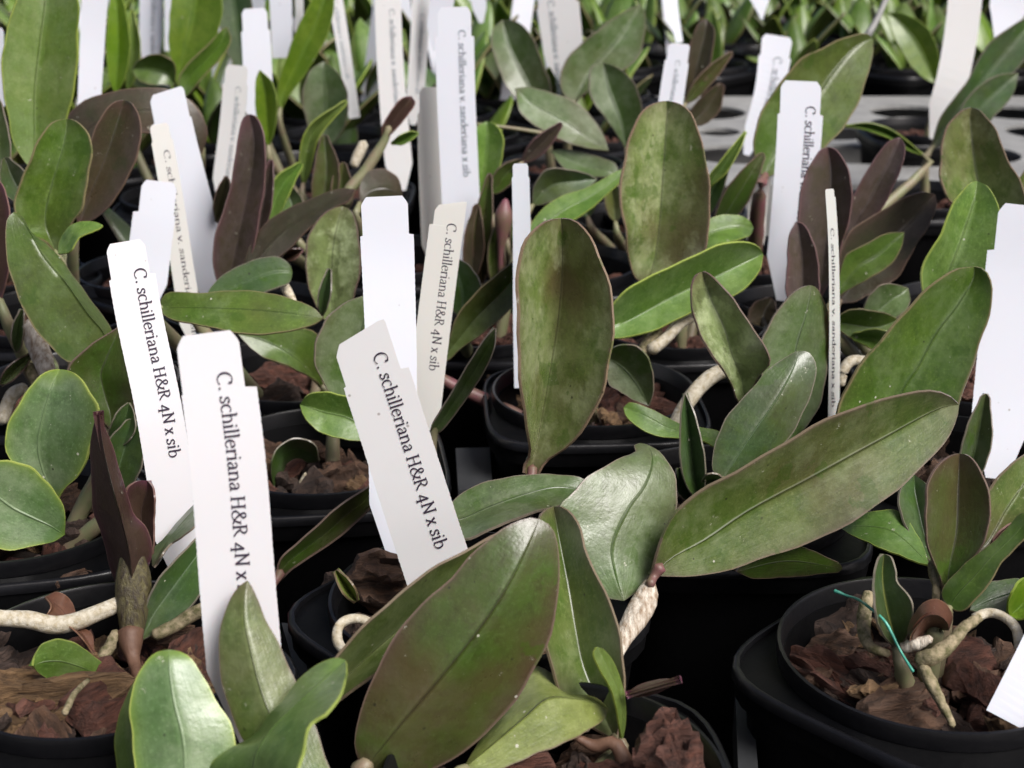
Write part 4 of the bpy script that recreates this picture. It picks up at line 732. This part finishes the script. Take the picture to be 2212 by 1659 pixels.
leaf('q', (2008, 1220, 300), (1815, 1140, 318), [(1985, 1160), (1940, 1105), (1880, 1105), (1840, 1120)], [(1990, 1216), (1937, 1197), (1886, 1176), (1845, 1158)], m='gl', dl=3, dr=-3, T=1.1, stem=False)
leaf('q', (2012, 1215, 305), (1975, 1025, 325), [(1985, 1180), (1950, 1120), (1945, 1060)], [(2020, 1180), (2025, 1100), (2005, 1050)], m='dg', T=1.1, stem=False)
leaf('q', (2110, 1195, 318), (2260, 960, 335), [(2115, 1140), (2130, 1070), (2180, 1010), (2225, 975)], [(2150, 1190), (2210, 1140), (2260, 1050)], m='og', T=1.1, stem=True)
sleaf('q', [(2140, 1205, 312), (2180, 1160, 314), (2230, 1125, 318)], 44, m='ma', stem=False)
plant('r', 'orchid with a silvery leaf at the right edge above the blank tag', (175, 522))
leaf('r', (2125, 510, 490), (2098, 232, 506), [(2095, 480), (2055, 437), (2039, 406), (2032, 359), (2039, 291), (2066, 251), (2084, 236)], [(2170, 490), (2215, 440), (2205, 400), (2174, 339), (2154, 288), (2127, 251), (2112, 236)], M=[(2125, 450), (2108, 372), (2099, 298), (2096, 250)], m='sg', dl=-10, dr=-8, T=1.2)
sleaf('r', [(2190, 480, 500), (2215, 420, 505), (2232, 350, 510)], 50, m='og')
# ------------------------------------------------------------------ broad leaf upper right
plant('s', 'orchid with one broad green leaf between the two printed tags at upper right', (100, 590))
leaf('s', (1651, 385, 560), (1885, 82, 592), [(1636, 360), (1628, 311), (1639, 264), (1663, 213), (1693, 169), (1724, 132), (1768, 111), (1818, 85), (1862, 73), (1878, 75)], [(1685, 372), (1745, 350), (1802, 301), (1835, 254), (1862, 203), (1876, 159), (1886, 112)], M=[(1678, 320), (1717, 271), (1774, 193), (1802, 152), (1850, 100)], m='gr', dl=-5, dr=-5, T=1.3, sm=M_STEMP, sr=3)
leaf('s', (1995, 335, 655), (1826, 272, 650), [(1960, 305), (1920, 278), (1875, 266)], [(1965, 325), (1920, 298), (1870, 280)], m='gl', T=.8)
# ------------------------------------------------------------------ centre, behind the narrow tag
plant('t', 'orchid with a long arching leaf behind the narrow bright tag', (-12, 502))
leaf('t', (1138, 515, 520), (1400, 345, 545), [(1155, 471), (1206, 427), (1273, 403), (1341, 366)], [(1190, 500), (1256, 464), (1307, 423), (1350, 385)], m='gl', dl=2, dr=-3, T=1.1)
leaf('t', (1000, 690, 462), (972, 552, 470), [(960, 650), (955, 590)], [(1025, 665), (1038, 615), (1010, 572)], m='dg', T=1.1)
leaf('t', (1150, 445, 560), (1290, 388, 566), [(1155, 400), (1180, 368), (1222, 366), (1268, 376)], [(1175, 440), (1225, 425), (1265, 408)], m='dg', T=1)
plant('u', 'orchid with a maroon bud and narrow leaves right of the tall printed tag', (20, 580))
sleaf('u', [(1040, 620, 556), (1042, 500, 560), (1058, 374, 566)], 40, m='ol')
sleaf('u', [(1018, 610, 552), (1024, 520, 556), (1030, 440, 560)], 44, m='bw')
sleaf('u', [(1078, 640, 548), (1072, 540, 552), (1080, 470, 556)], 36, m='og')
sleaf('u', [(1140, 610, 556), (1120, 540, 558), (1108, 470, 560)], 30, m='ol', stem=False)
px_tube('u', 'bud', [(1082, 590, 545), (1082, 540, 546), (1086, 500, 547), (1088, 465, 548), (1092, 432, 549)], [7, 7, 15, 20, 6], M_STEMP, k=14, n=12)
leaf('u', (1038, 420, 600), (1050, 262, 606), [(1018, 390), (1016, 320), (1030, 275)], [(1068, 390), (1086, 330), (1084, 290), (1066, 266)], m='gl', T=1)
sleaf('u', [(1128, 352, 600), (1170, 310, 602), (1214, 266, 605)], 34, m='pu')
sleaf('u', [(1060, 420, 596), (1100, 370, 600), (1140, 345, 604)], 40, m='ol')
px_tube('u', 'flower_stem', [(1030, 268, 610), (1100, 276, 612), (1175, 288, 614)], [4, 4, 5], M_STEM, k=8)
# cluster upper centre
plant('v', 'orchid with crossing grey green leaves in the upper centre', (60, 655))
leaf('v', (1114, 190, 650), (1315, 325, 636), [(1140, 188), (1165, 193), (1222, 210), (1267, 240), (1298, 280)], [(1122, 237), (1155, 271), (1206, 298), (1260, 318)], M=[(1138, 215), (1220, 262), (1290, 310)], m='gg', dl=2, dr=-4, T=1.2, stem=False)
leaf('v', (1353, 325, 668), (1302, 135, 680), [(1334, 291), (1304, 251), (1280, 215), (1272, 180), (1280, 142)], [(1372, 290), (1385, 261), (1385, 220), (1368, 179), (1334, 146)], M=[(1340, 260), (1315, 190)], m='gg', dl=-3, dr=-3, T=1.1)
leaf('v', (1338, 395, 630), (1190, 325, 640), [(1330, 355), (1280, 335), (1225, 322)], [(1307, 382), (1260, 382), (1215, 360)], m='gg', dl=1, dr=-3, T=1.1)
sleaf('v', [(1270, 470, 600), (1255, 420, 604), (1225, 380, 608)], 60, m='dg')
sleaf('v', [(1330, 480, 590), (1325, 420, 594), (1310, 380, 598)], 40, m='og')
plant('w', 'orchid with two long leaves forming a V at the top centre', (28, 775))
leaf('w', (1165, 235, 770), (1086, 43, 785), [(1114, 210), (1092, 179), (1072, 135), (1062, 88), (1068, 58)], [(1190, 205), (1175, 146), (1160, 103), (1138, 66), (1115, 46)], M=[(1140, 180), (1100, 100)], m='gg', T=1.2, dl=-4, dr=-4)
leaf('w', (1238, 225, 755), (1384, 8, 780), [(1211, 190), (1216, 145), (1250, 100), (1290, 66), (1345, 28)], [(1270, 195), (1330, 160), (1375, 130), (1392, 70), (1394, 30)], M=[(1280, 150), (1345, 70)], m='gg', T=1.2, dl=-4, dr=-4)
# small maroon leaf with long grey stem left of the tall centre tag
plant('x', 'orchid with a small maroon leaf on a long grey stem, left of the tall tag', (-50, 590))
leaf('x', (826, 300, 562), (889, 208, 570), [(826, 275), (840, 250), (864, 217), (880, 209)], [(848, 285), (876, 252), (896, 222)], m='ma', T=1, stem=False)
px_tube('x', 'stem', [(840, 275, 562), (832, 300, 562), (805, 345, 560), (785, 375, 558), (755, 410, 555), (745, 440, 552)], [7, 9, 12, 12, 13, 13], M_STEM, k=16)
leaf('x', (846, 310, 562), (905, 288, 566), [(860, 296), (885, 284)], [(868, 312), (890, 300)], m='gl', T=.8, stem=False)
leaf('x', (778, 440, 540), (872, 432, 552), [(778, 400), (795, 372), (830, 364), (860, 385)], [(805, 452), (845, 450)], m='bw', T=1, dl=1, dr=0)
px_tube('x', 'root', [(764, 358, 590), (774, 335, 592), (786, 310, 594)], [10, 12, 11], M_ROOT)
sleaf('x', [(690, 470, 570), (705, 380, 576), (700, 290, 582)], 58, m='ol')
sleaf('x', [(655, 400, 580), (675, 290, 586), (750, 218, 592)], 30, m='gy')
sleaf('x', [(578, 480, 560), (610, 400, 566), (652, 352, 572)], 44, m='gl')
sleaf('x', [(640, 500, 560), (630, 440, 566), (610, 390, 572)], 50, m='gg')
sleaf('x', [(745, 460, 572), (738, 400, 576), (742, 350, 580)], 46, m='ol')
plant('y', 'orchid with a grey green oval leaf behind the small bright leaf, upper left of centre', (-85, 720))
leaf('y', (702, 320, 720), (700, 132, 730), [(675, 290), (656, 240), (656, 190), (672, 150)], [(728, 300), (752, 240), (748, 195), (728, 155)], m='gg', T=1.1)
leaf('y', (580, 318, 655), (561, 152, 660), [(572, 298), (556, 254), (552, 203), (554, 170)], [(590, 290), (598, 237), (588, 179)], m='br', T=.9)
plant('z', 'orchid with bright upright leaves in the upper left', (-160, 700))
leaf('z', (388, 200, 700), (425, -80, 715), [(374, 150), (366, 80), (370, 0), (390, -60)], [(410, 160), (455, 110), (474, 60), (478, 0), (460, -55)], M=[(392, 130), (415, 40)], m='br', T=1.1)
leaf('z', (396, 212, 680), (491, 58, 695), [(386, 172), (413, 132), (457, 90), (478, 66)], [(410, 200), (440, 163), (474, 129), (498, 86)], m='gr', T=1, stem=False)
leaf('z', (378, 185, 690), (285, 150, 690), [(375, 135), (340, 118), (300, 130)], [(350, 182), (320, 182), (295, 168)], m='gr', T=1, stem=False)
sleaf('z', [(250, 205, 730), (255, 100, 735), (250, -40, 745)], 50, m='br')
sleaf('z', [(275, 200, 735), (290, 110, 738), (285, 20, 742)], 26, m='gy', stem=False)
sleaf('z', [(430, 300, 640), (420, 260, 644), (405, 215, 648)], 36, m='og')
plant('A', 'orchid with a bright leaf leaning right between the white tags, upper left', (-110, 775))
leaf('A', (605, 240, 755), (716, -50, 775), [(599, 200), (626, 105), (660, 27), (690, -25)], [(622, 210), (668, 145), (704, 82), (722, 0)], m='br', T=1.1)
leaf('A', (520, 160, 790), (500, -60, 800), [(490, 110), (470, 30), (475, -30)], [(545, 120), (550, 40), (530, -30)], m='dg', T=1.1)
plant('B', 'orchid with a curved bright leaf at the top right left of the grey tag', (250, 880))
leaf('B', (2020, 180, 880), (1916, 28, 892), [(1995, 168), (1954, 120), (1927, 62)], [(2028, 130), (2016, 80), (1988, 48), (1945, 28)], m='br', T=1.2)
plant('C', 'orchid with long dark green leaves in the top right corner', (205, 700))
leaf('C', (2012, 322, 700), (2250, 20, 722), [(2030, 260), (2089, 176), (2140, 92), (2210, 42)], [(2040, 310), (2085, 270), (2140, 212), (2190, 158), (2240, 80)], M=[(2060, 250), (2150, 140)], m='dg', T=1.3)
leaf('C', (2080, 300, 690), (2200, 158, 700), [(2070, 260), (2100, 200), (2160, 162)], [(2110, 290), (2150, 250), (2190, 200)], m='dg', T=1.1, stem=False)
plant('D', 'orchid with brownish leaves right of the small printed tag', (80, 700))
leaf('D', (1478, 215, 690), (1527, 40, 702), [(1478, 150), (1495, 85), (1512, 48)], [(1510, 200), (1534, 135), (1542, 62)], m='bw', T=1.1)
sleaf('D', [(1480, 225, 685), (1530, 165, 690), (1582, 112, 696)], 30, m='ol')
sleaf('D', [(1490, 270, 690), (1530, 230, 692), (1560, 180, 696)], 50, m='bw', stem=False)
def flat(px_, py_, z):
    b = (829.5 - py_) / FPX; dy, dz = CP + b * SP, -SP + b * CP; t = (z - CZ) / dz; return (px_, py_, t * dy * 1000)
# ------------------------------------------------------------------ bark chips
rg = random.Random(3)
cols = ['red brown', 'brown', 'dark brown', 'ochre', 'brown', 'dark brown']
used = {}
def chip_thing(x, y, z, s, cname, where, rot=None, tilt=None, th=.16, asp=None):
    sx = s; sy = s * (asp or rg.uniform(.5, .85)); sz = s * th
    o = chip(x, y, z, sx, sy, sz, rot if rot is not None else rg.uniform(0, 6.3), tilt or (rg.uniform(-.85, .85), rg.uniform(-.8, .8)), cname, seed=rg.random())
    size = 'small' if s < .0055 else ('large' if s > .0085 else 'mid-sized')
    lab = '%s %s bark chip %s' % (size, cname, where)
    used.setdefault(lab, []).append(o); o['cat_'] = 1
    tag(o, lab, 'bark chip', 'bark chips in the pots'); del o['cat_']
    return o
def where_in(dx, dy, pot):
    r = math.hypot(dx, dy); a = (math.degrees(math.atan2(dy, dx)) + 360) % 360
    s = ['right', 'back right', 'back', 'back left', 'left', 'front left', 'front', 'front right'][int((a + 22.5) // 45) % 8]
    return ('near the middle of ' if r < .009 else 'at the %s of ' % s) + pot
front = [(90, 272, 'the bottom right pot', 34), (-88, 270, 'the bottom left pot', 36), (8, 227, 'the bottom centre pot', 20), (-10, 296, 'the pot of the tilted tag', 36),
         (26, 430, 'the pot behind the tall centre leaf', 26), (-54, 382, 'the pot with the curled leaf', 26), (-129, 343, 'the left edge pot', 26), (-70, 450, 'the pot behind the flat lying leaf', 24), (125, 376, 'the pot of the big blank tag', 18), (58, 352, 'the pot under the long olive leaf', 14)]
for X, Yp, nm, cnt in front:
    placed = []
    for k in range(cnt):
        for tr in range(30):
            rr = .026 * math.sqrt(rg.random()); a = rg.uniform(0, 2 * math.pi); dx, dy = rr * math.cos(a), rr * math.sin(a)
            if all(math.hypot(dx - p[0], dy - p[1]) > .0052 for p in placed): break
        placed.append((dx, dy)); s = rg.choice([.005, .006, .0075, .009, .010])
        s = min(s, (.0305 - rr) + .004)
        chip_thing(X * .001 + dx, Yp * .001 + dy, SOIL - .001 + rg.uniform(0, .0045), s, rg.choice(cols), where_in(dx, dy, nm))
# hand placed pieces one recognises in the photograph: px, py, Y, size, colour, where, rotation, tilt
for px_, py_, Y_, s, c, w, rot, tl, asp in [
    (85, 1522, 258, .0215, 'ochre', 'flat and wide in front of the small oval leaf', .25, (.55, .05), .5),
    (30, 1420, 268, .0135, 'dark brown', 'ridged, under the white root at the left edge', 1.3, (.5, .3), .5),
    (252, 1525, 252, .0115, 'red brown', 'between the small oval leaf and the light green leaf', .9, (.6, .1), .85),
    (385, 1372, 274, .0100, 'brown', 'fibrous, left of the frontmost tag', .5, (.4, .2), .45),
    (425, 1432, 262, .0105, 'red brown', 'deep red, leaning on the frontmost tag', 1.2, (.7, .1), .7),
    (175, 1290, 296, .0115, 'brown', 'behind the white root, touching the bract', .3, (.8, .1), .5),
    (1835, 1360, 272, .0150, 'dark brown', 'large flat, left in the bottom right pot', .6, (.6, -.2), .9),
    (1795, 1460, 262, .0145, 'red brown', 'long split, at the left wall of the bottom right pot', -.75, (.5, .2), .4),
    (1895, 1500, 256, .0105, 'dark brown', 'upright narrow, front of the bottom right pot', -.9, (.7, .2), .55),
    (1960, 1540, 250, .0150, 'brown', 'fibrous flat, front of the bottom right pot', .3, (.5, .0), .6),
    (2085, 1470, 258, .0150, 'red brown', 'flat triangular, right of the grey root', 1.3, (.5, .2), .75),
    (1945, 1455, 262, .0085, 'brown', 'small upright, under the green tie', 1.2, (.5, .1), .8),
    (1095, 850, 425, .0130, 'ochre', 'at the left wall behind the narrow centre tag', -.5, (.5, .3), .55),
    (1440, 855, 424, .0135, 'red brown', 'at the right of the pot behind the tall leaf', .5, (.3, .1), .4),
    (1330, 875, 415, .0100, 'red brown', 'orange, under the small oval leaf', 1.2, (.5, .1), .7),
    (760, 1275, 296, .0095, 'dark brown', 'in the shade left of the tilted tag', .2, (.8, .1), .8),
    (605, 820, 448, .0125, 'red brown', 'behind the frontmost tag top', .3, (.5, .1), .7),
    (740, 1030, 384, .0110, 'brown', 'right in the pot with the curled leaf', .3, (.5, .1), .8),
    (175, 1070, 345, .0120, 'brown', 'torn, right of the round leaf', .8, (.6, .1), .6),
    (150, 1160, 325, .0130, 'dark brown', 'along the front rim of the left edge pot', .1, (.3, .1), .4),
    (2045, 960, 372, .0130, 'brown', 'fibrous, beside the big blank tag', 1.1, (.9, .1), .8),
    (1850, 750, 420, .0120, 'red brown', 'right of the edge-on tag', .2, (.5, .1), .5)]:
    q = flat(px_, py_, SOIL + .002); p = at(*q);  chip_thing(p[0], p[1], p[2], s, c, w, rot, tl, .2, asp)
p = at(1448, 1618, 233); chip_thing(p[0], p[1], p[2], .0078, 'red brown', 'like a rounded lump filling the bottom centre pot', .3, (.2, -.2), .5, 1.0)
p = at(822, 1250, 303); chip_thing(p[0], p[1], p[2], .0105, 'brown', 'upright scaly, left of the tilted tag foot', .2, (1.2, .1), .3, .95)
for lab, os_ in used.items():
    if len(os_) == 1: continue
    ordn = ['', 'second ', 'third ', 'fourth ', 'fifth ', 'sixth ', 'seventh ']
    os_.sort(key=lambda o: o.location.x)
    if len(os_) == 2: os_[0]['label'] = lab.replace(' bark', ' left-hand bark'); os_[1]['label'] = lab.replace(' bark', ' right-hand bark')
    else:
        for k, o in enumerate(os_): o['label'] = (ordn[min(k, 6)] or 'leftmost ') + lab + ('' if k == 0 else ', from the left')

# ------------------------------------------------------------------ trays with round holes
def tray(x0, x1, y0, y1, z, pitch, mat, label, hr=.018, holes=None):
    bm = bmesh.new(); edges = []
    def loop(pts):
        vs = [bm.verts.new((px, py, z)) for px, py in pts]
        for i in range(len(vs)): edges.append(bm.edges.new((vs[i], vs[(i + 1) % len(vs)])))
    loop([(x0, y0), (x1, y0), (x1, y1), (x0, y1)])
    if holes is None:
        holes = []
        nx = int((x1 - x0) // pitch); ny = int((y1 - y0) // pitch); mx = (x1 - x0 - nx * pitch) / 2; my = (y1 - y0 - ny * pitch) / 2
        for i in range(nx):
            for j in range(ny): holes.append((x0 + mx + (i + .5) * pitch, y0 + my + (j + .5) * pitch))
    for hx, hy, hr in [(q[0], q[1], q[2] if len(q) > 2 else hr) for q in holes]: loop([(hx + hr * math.cos(2 * math.pi * k / 28), hy + hr * math.sin(2 * math.pi * k / 28)) for k in range(28)])
    bmesh.ops.triangle_fill(bm, edges=edges, use_beauty=True)
    r = bmesh.ops.extrude_face_region(bm, geom=bm.faces[:]); vs = [v for v in r['geom'] if isinstance(v, bmesh.types.BMVert)]
    bmesh.ops.translate(bm, verts=vs, vec=(0, 0, -.0025)); bmesh.ops.recalc_face_normals(bm, faces=bm.faces[:])
    V = [tuple(v.co) for v in bm.verts]; F = [tuple(v.index for v in f.verts) for f in bm.faces]; bm.verts.index_update()
    F = [tuple(v.index for v in f.verts) for f in bm.faces]; bm.free()
    root = empty('pot_tray', ((x0 + x1) / 2, (y0 + y1) / 2, 0)); tag(root, label, 'tray')
    mesh('tray_top', V, F, mat, root, smooth=False)
    e = .0025
    for (a, b, c, d_) in ((x0, x1, y0, y0 + e), (x0, x1, y1 - e, y1), (x0, x0 + e, y0 + e, y1 - e), (x1 - e, x1, y0 + e, y1 - e)):
        Vv = [(xx, yy, zz) for zz in (.0, z - .0026) for xx, yy in ((a, c), (b, c), (b, d_), (a, d_))]
        mesh('tray_wall', Vv, [(3, 2, 1, 0), (4, 5, 6, 7), (0, 1, 5, 4), (1, 2, 6, 5), (2, 3, 7, 6), (3, 0, 4, 7)], mat, root, smooth=False)
    return root
tray(.100, .40, .80, 1.10, RIM - .018, .0735, M_TRAYL, 'light grey tray with empty round holes, upper right', hr=.0135, holes=[(.137 + .0735 * i, .8845 + .0735 * j, .0145 if i == 0 and j == 1 else .029) for i in range(4) for j in range(-1, 3) if .80 + .03 < .8845 + .0735 * j < 1.07])
def piece(name, pts, th, mat, label):
    P = [at(*p) for p in pts]; n = len(P); V = P + [p + np.array((0, 0, -th)) for p in P]
    F = [tuple(range(n)), tuple(range(2 * n - 1, n - 1, -1))] + [(i, i + n, (i + 1) % n + n, (i + 1) % n) for i in range(n)]
    tag(mesh(name, V, F, mat, None, smooth=False), label, 'tray edge', 'dark tray edges between the pots')
zt = RIM - .02
for pts, lab in (([(608, 1345), (700, 1352), (722, 1472), (645, 1475)], 'dark grey tray edge between the frontmost tag and the tilted tag'),
                 ([(1588, 1490), (1624, 1490), (1640, 1690), (1596, 1690)], 'dark tray edge between the two bottom right pots'),
                 ([(984, 968), (1058, 966), (1064, 1050), (990, 1060)], 'dark tray edge between the tilted tag and the centre leaf')):
    piece('tray_edge', [flat(a, b, zt) for a, b in pts], .012, M_TRAYD, lab)

# ------------------------------------------------------------------ back rows: more pots and seedlings
HALF = lambda Y: (1106 / FPX) * (Y * .001 * CP + .12) * 1.12 + .05
def ordinal(n): return ['first', 'second', 'third', 'fourth', 'fifth', 'sixth', 'seventh', 'eighth', 'ninth', 'tenth', 'eleventh', 'twelfth', 'thirteenth', 'fourteenth', 'fifteenth', 'sixteenth', 'seventeenth', 'eighteenth', 'nineteenth', 'twentieth'][min(n, 19)]
# pots for the traced plants that have none yet
for k, e in PLANTS.items():
    x, y = e.location.x, e.location.y
    if min(math.hypot(x - p[0], y - p[1]) for p in POTS) > .03:
        make_pot(x, y, R(rg.uniform(-6, 6)), 'black pot of the ' + ' '.join(e['label'].split(',')[0].split()[:12]), PG)
def fill_mesh(x, y):
    V, F = [], []
    for k in range(26):
        rr = .027 * math.sqrt(rg.random()); a = rg.uniform(0, 6.28)
        v, f = chip(x + rr * math.cos(a), y + rr * math.sin(a), SOIL + rg.uniform(0, .004), rg.uniform(.004, .009), rg.uniform(.003, .006), .0016, rg.uniform(0, 6), (rg.uniform(-.6, .6), rg.uniform(-.6, .6)), 'brown', parent='raw')
        o = len(V); V += v; F += [tuple(i + o for i in q) for q in f]
    return V, F
fr = [(a * .001, b * .001) for a, b, _, _ in front]
v0, f0 = fill_mesh(0, 0)
bk = None
def bark_fill(x, y):
    global bk
    if bk is None: bk = mesh('bark_mulch', v0, f0, BM['red brown'], None, sharp=38, loc=(0, 0, 0)); o = bk
    else: o = bk.copy(); COL.objects.link(o)
    o.location = (x, y, 0); o.rotation_euler = (0, 0, rg.uniform(0, 6))
    tag(o, 'crumbled red brown bark mulch filling a pot', 'bark', 'bark mulch in the pots', kind='stuff')
for p in list(POTS):
    if min(math.hypot(p[0] - a, p[1] - b) for a, b in fr) > .01: bark_fill(p[0], p[1])
base_pot = POTS[0][2]
# leaf templates for the back rows
def tmpl(Lm, Wm, lean, curl, twist, nu=14, nv=3):
    P = []
    for i in range(nu):
        u = i / (nu - 1); w = Wm * .5 * (math.sin(math.pi * min(1, (u * .93 + .05)) ** .8) ** .7)
        if i == nu - 1: w *= .2
        a = lean + curl * u * u; r = Lm * u
        cx, cz = r * math.sin(lean + curl * u * .5), r * math.cos(lean + curl * u * .5)
        nx, nz = math.cos(a), -math.sin(a)
        for j in range(-nv, nv + 1):
            v = j / nv; f = -abs(v) ** 1.3 * w * .35
            P.append((cx + nx * -f, v * w * math.cos(twist * u), cz + nz * -f + v * w * math.sin(twist * u)))
    K = 2 * nv + 1; P = np.array(P); G_ = P.reshape(nu, K, 3)
    nn = np.cross(np.gradient(G_, axis=0), np.gradient(G_, axis=1)); nn /= np.linalg.norm(nn, axis=2, keepdims=True) + 1e-9
    P2 = (G_ - nn * .0012).reshape(-1, 3); F = []; o2 = nu * K
    for i in range(nu - 1):
        for j in range(K - 1):
            q = (i * K + j, i * K + j + 1, (i + 1) * K + j + 1, (i + 1) * K + j); F.append(q); F.append(tuple(o2 + z for z in q[::-1]))
        for a_, b_ in ((i * K, (i + 1) * K), ((i + 1) * K + K - 1, i * K + K - 1)): F.append((a_, b_, o2 + b_, o2 + a_))
    F.append(tuple((nu - 1) * K + j for j in (0,)) + ((nu - 1) * K + K - 1, o2 + (nu - 1) * K + K - 1, o2 + (nu - 1) * K))
    UV = [((j % K) / (K - 1), (j // K) / (nu - 1)) for j in range(nu * K)] * 2
    return np.vstack([P, P2]), F, np.array(UV)
TM = {}
for mk in ('br', 'gl', 'gr', 'gy', 'dg', 'og', 'bw', 'pu'):
    TM[mk] = []
    for q in range(5):
        V, F, UV = tmpl(rg.uniform(.045, .075), rg.uniform(.02, .034), rg.uniform(.03, .6), rg.uniform(.1, 1.1), rg.uniform(-.7, .7))
        me = bpy.data.meshes.new('leaf'); me.from_pydata(V.tolist(), [], F); ul = me.uv_layers.new(name='UVMap')
        idx = np.empty(len(me.loops), int); me.loops.foreach_get('vertex_index', idx); ul.data.foreach_set('uv', UV[idx].ravel())
        me.polygons.foreach_set('use_smooth', [True] * len(me.polygons)); me.materials.append(LM[mk]); me.update(); TM[mk].append(me)
occ = [(p[0], p[1]) for p in POTS]
def seedling(x, y, pal, lab, n, hs=1.0, rz0=None):
    e = empty('orchid_plant', (x, y, SOIL)); tag(e, lab, 'orchid', 'orchid seedlings in the back rows')
    for k in range(n):
        o = bpy.data.objects.new('leaf', rg.choice(TM[rg.choice(pal)])); COL.objects.link(o); o.parent = e
        s = hs * rg.uniform(.75, 1.15); o.scale = (s, s * rg.uniform(.8, 1.2), s); o.location = (rg.uniform(-.008, .008), rg.uniform(-.008, .008), rg.uniform(-.004, .012))
        o.rotation_euler = (0, 0, k * 6.28 / n + rg.uniform(-.5, .5))
    return e
row = 0; y = .50
ty, tx = (.66, 1.09), (.11, .40)
spare_tags = []
while y < 1.95:
    x = -HALF(y * 1000) + rg.uniform(0, .03); i = 0
    while x < HALF(y * 1000):
        px, py = x + rg.uniform(-.004, .004), y + rg.uniform(-.004, .004)
        free = min(math.hypot(px - a, py - b) for a, b in occ) > .062
        intray = tx[0] - .03 < px < tx[1] + .03 and ty[0] - .03 < py < ty[1] + .03
        vis = abs(px) < HALF(y * 1000)
        if free and not intray and vis:
            occ.append((px, py))
            e = dup_tree(base_pot, (px, py, 0)); POTS.append((px, py, e))
            tag(e, 'black pot in the %s back row, %s from the left' % (ordinal(row), ordinal(i)), 'plant pot', PG)
            bark_fill(px, py)
            if y < .68: pal, n, hs = ['dg', 'og', 'bw', 'gg' if 'gg' in TM else 'gr'], rg.choice([2, 3]), .6
            elif y < .86: pal, n, hs = ['gr', 'gl', 'dg', 'br'], rg.choice([3, 4]), .8
            else: pal, n, hs = ['br', 'gy', 'gl', 'gr', 'gr'], rg.choice([5, 6, 7]), 1.05
            if px > .12 and y > .8: hs *= .75; n = max(3, n - 1)
            seedling(px, py, pal, '%s orchid seedling in the %s back row, %s from the left' % ('small dark' if y < .68 else 'bright green', ordinal(row), ordinal(i)), n, hs)
            if y > .86 and rg.random() < .4 and px < .2: spare_tags.append((px + rg.uniform(-.015, .015), py - .015, row, i))
            i += 1
        x += .074
    y += .072; row += 1
# plain tags of the back rows
def world_tag(x, y, lean, yaw, h, lab):
    w = .0075; prof = [(0, .4), (.03, .0), ] 
    pts = [(-.15, 0), (.15, 0), (.5, .12), (.5, .87), (.4, .87), (.4, .98), (.33, 1.0), (-.33, 1.0), (-.4, .98), (-.4, .87), (-.5, .87), (-.5, .12)]
    V = []
    for t in (0, -.0006):
        for u, v in pts:
            px, pz = u * 2 * w, v * h; q = np.array((px * math.cos(lean) + pz * math.sin(lean), t, -px * math.sin(lean) + pz * math.cos(lean)))
            V.append((x + q[0] * math.cos(yaw) - q[1] * math.sin(yaw), y + q[0] * math.sin(yaw) + q[1] * math.cos(yaw) + q[2] * .12, SOIL - .01 + q[2]))
    n = len(pts); F = [tuple(range(n)), tuple(range(2 * n - 1, n - 1, -1))] + [(i, (i + 1) % n, (i + 1) % n + n, i + n) for i in range(n)]
    tag(mesh('name_tag', V, F, M_LAB, None, smooth=False, loc=(x, y, SOIL)), lab, 'plant label', 'plastic name tags stuck in the pots')
for x, y_, r_, i_ in spare_tags:
    world_tag(x, y_, rg.uniform(-.2, .2), rg.uniform(-.6, .6), rg.uniform(.09, .115), 'blurred white tag by the %s pot of the %s back row' % (ordinal(i_), ordinal(r_)))
# grey support wire at the top right
tag(px_tube(None, 'support_wire', [(1872, 80, 760), (1895, 40, 765), (1925, -30, 772)], [8, 7, 6], M_TRAYL, k=8), 'grey support wire rising behind the broad green leaf at top right', 'wire')

for o in bpy.data.objects:
    if o.parent is None and 'label' in o and len(o['label'].split()) > 16: o['label'] = ' '.join(o['label'].replace(' the ', ' ').split()[:16]).rstrip(',')
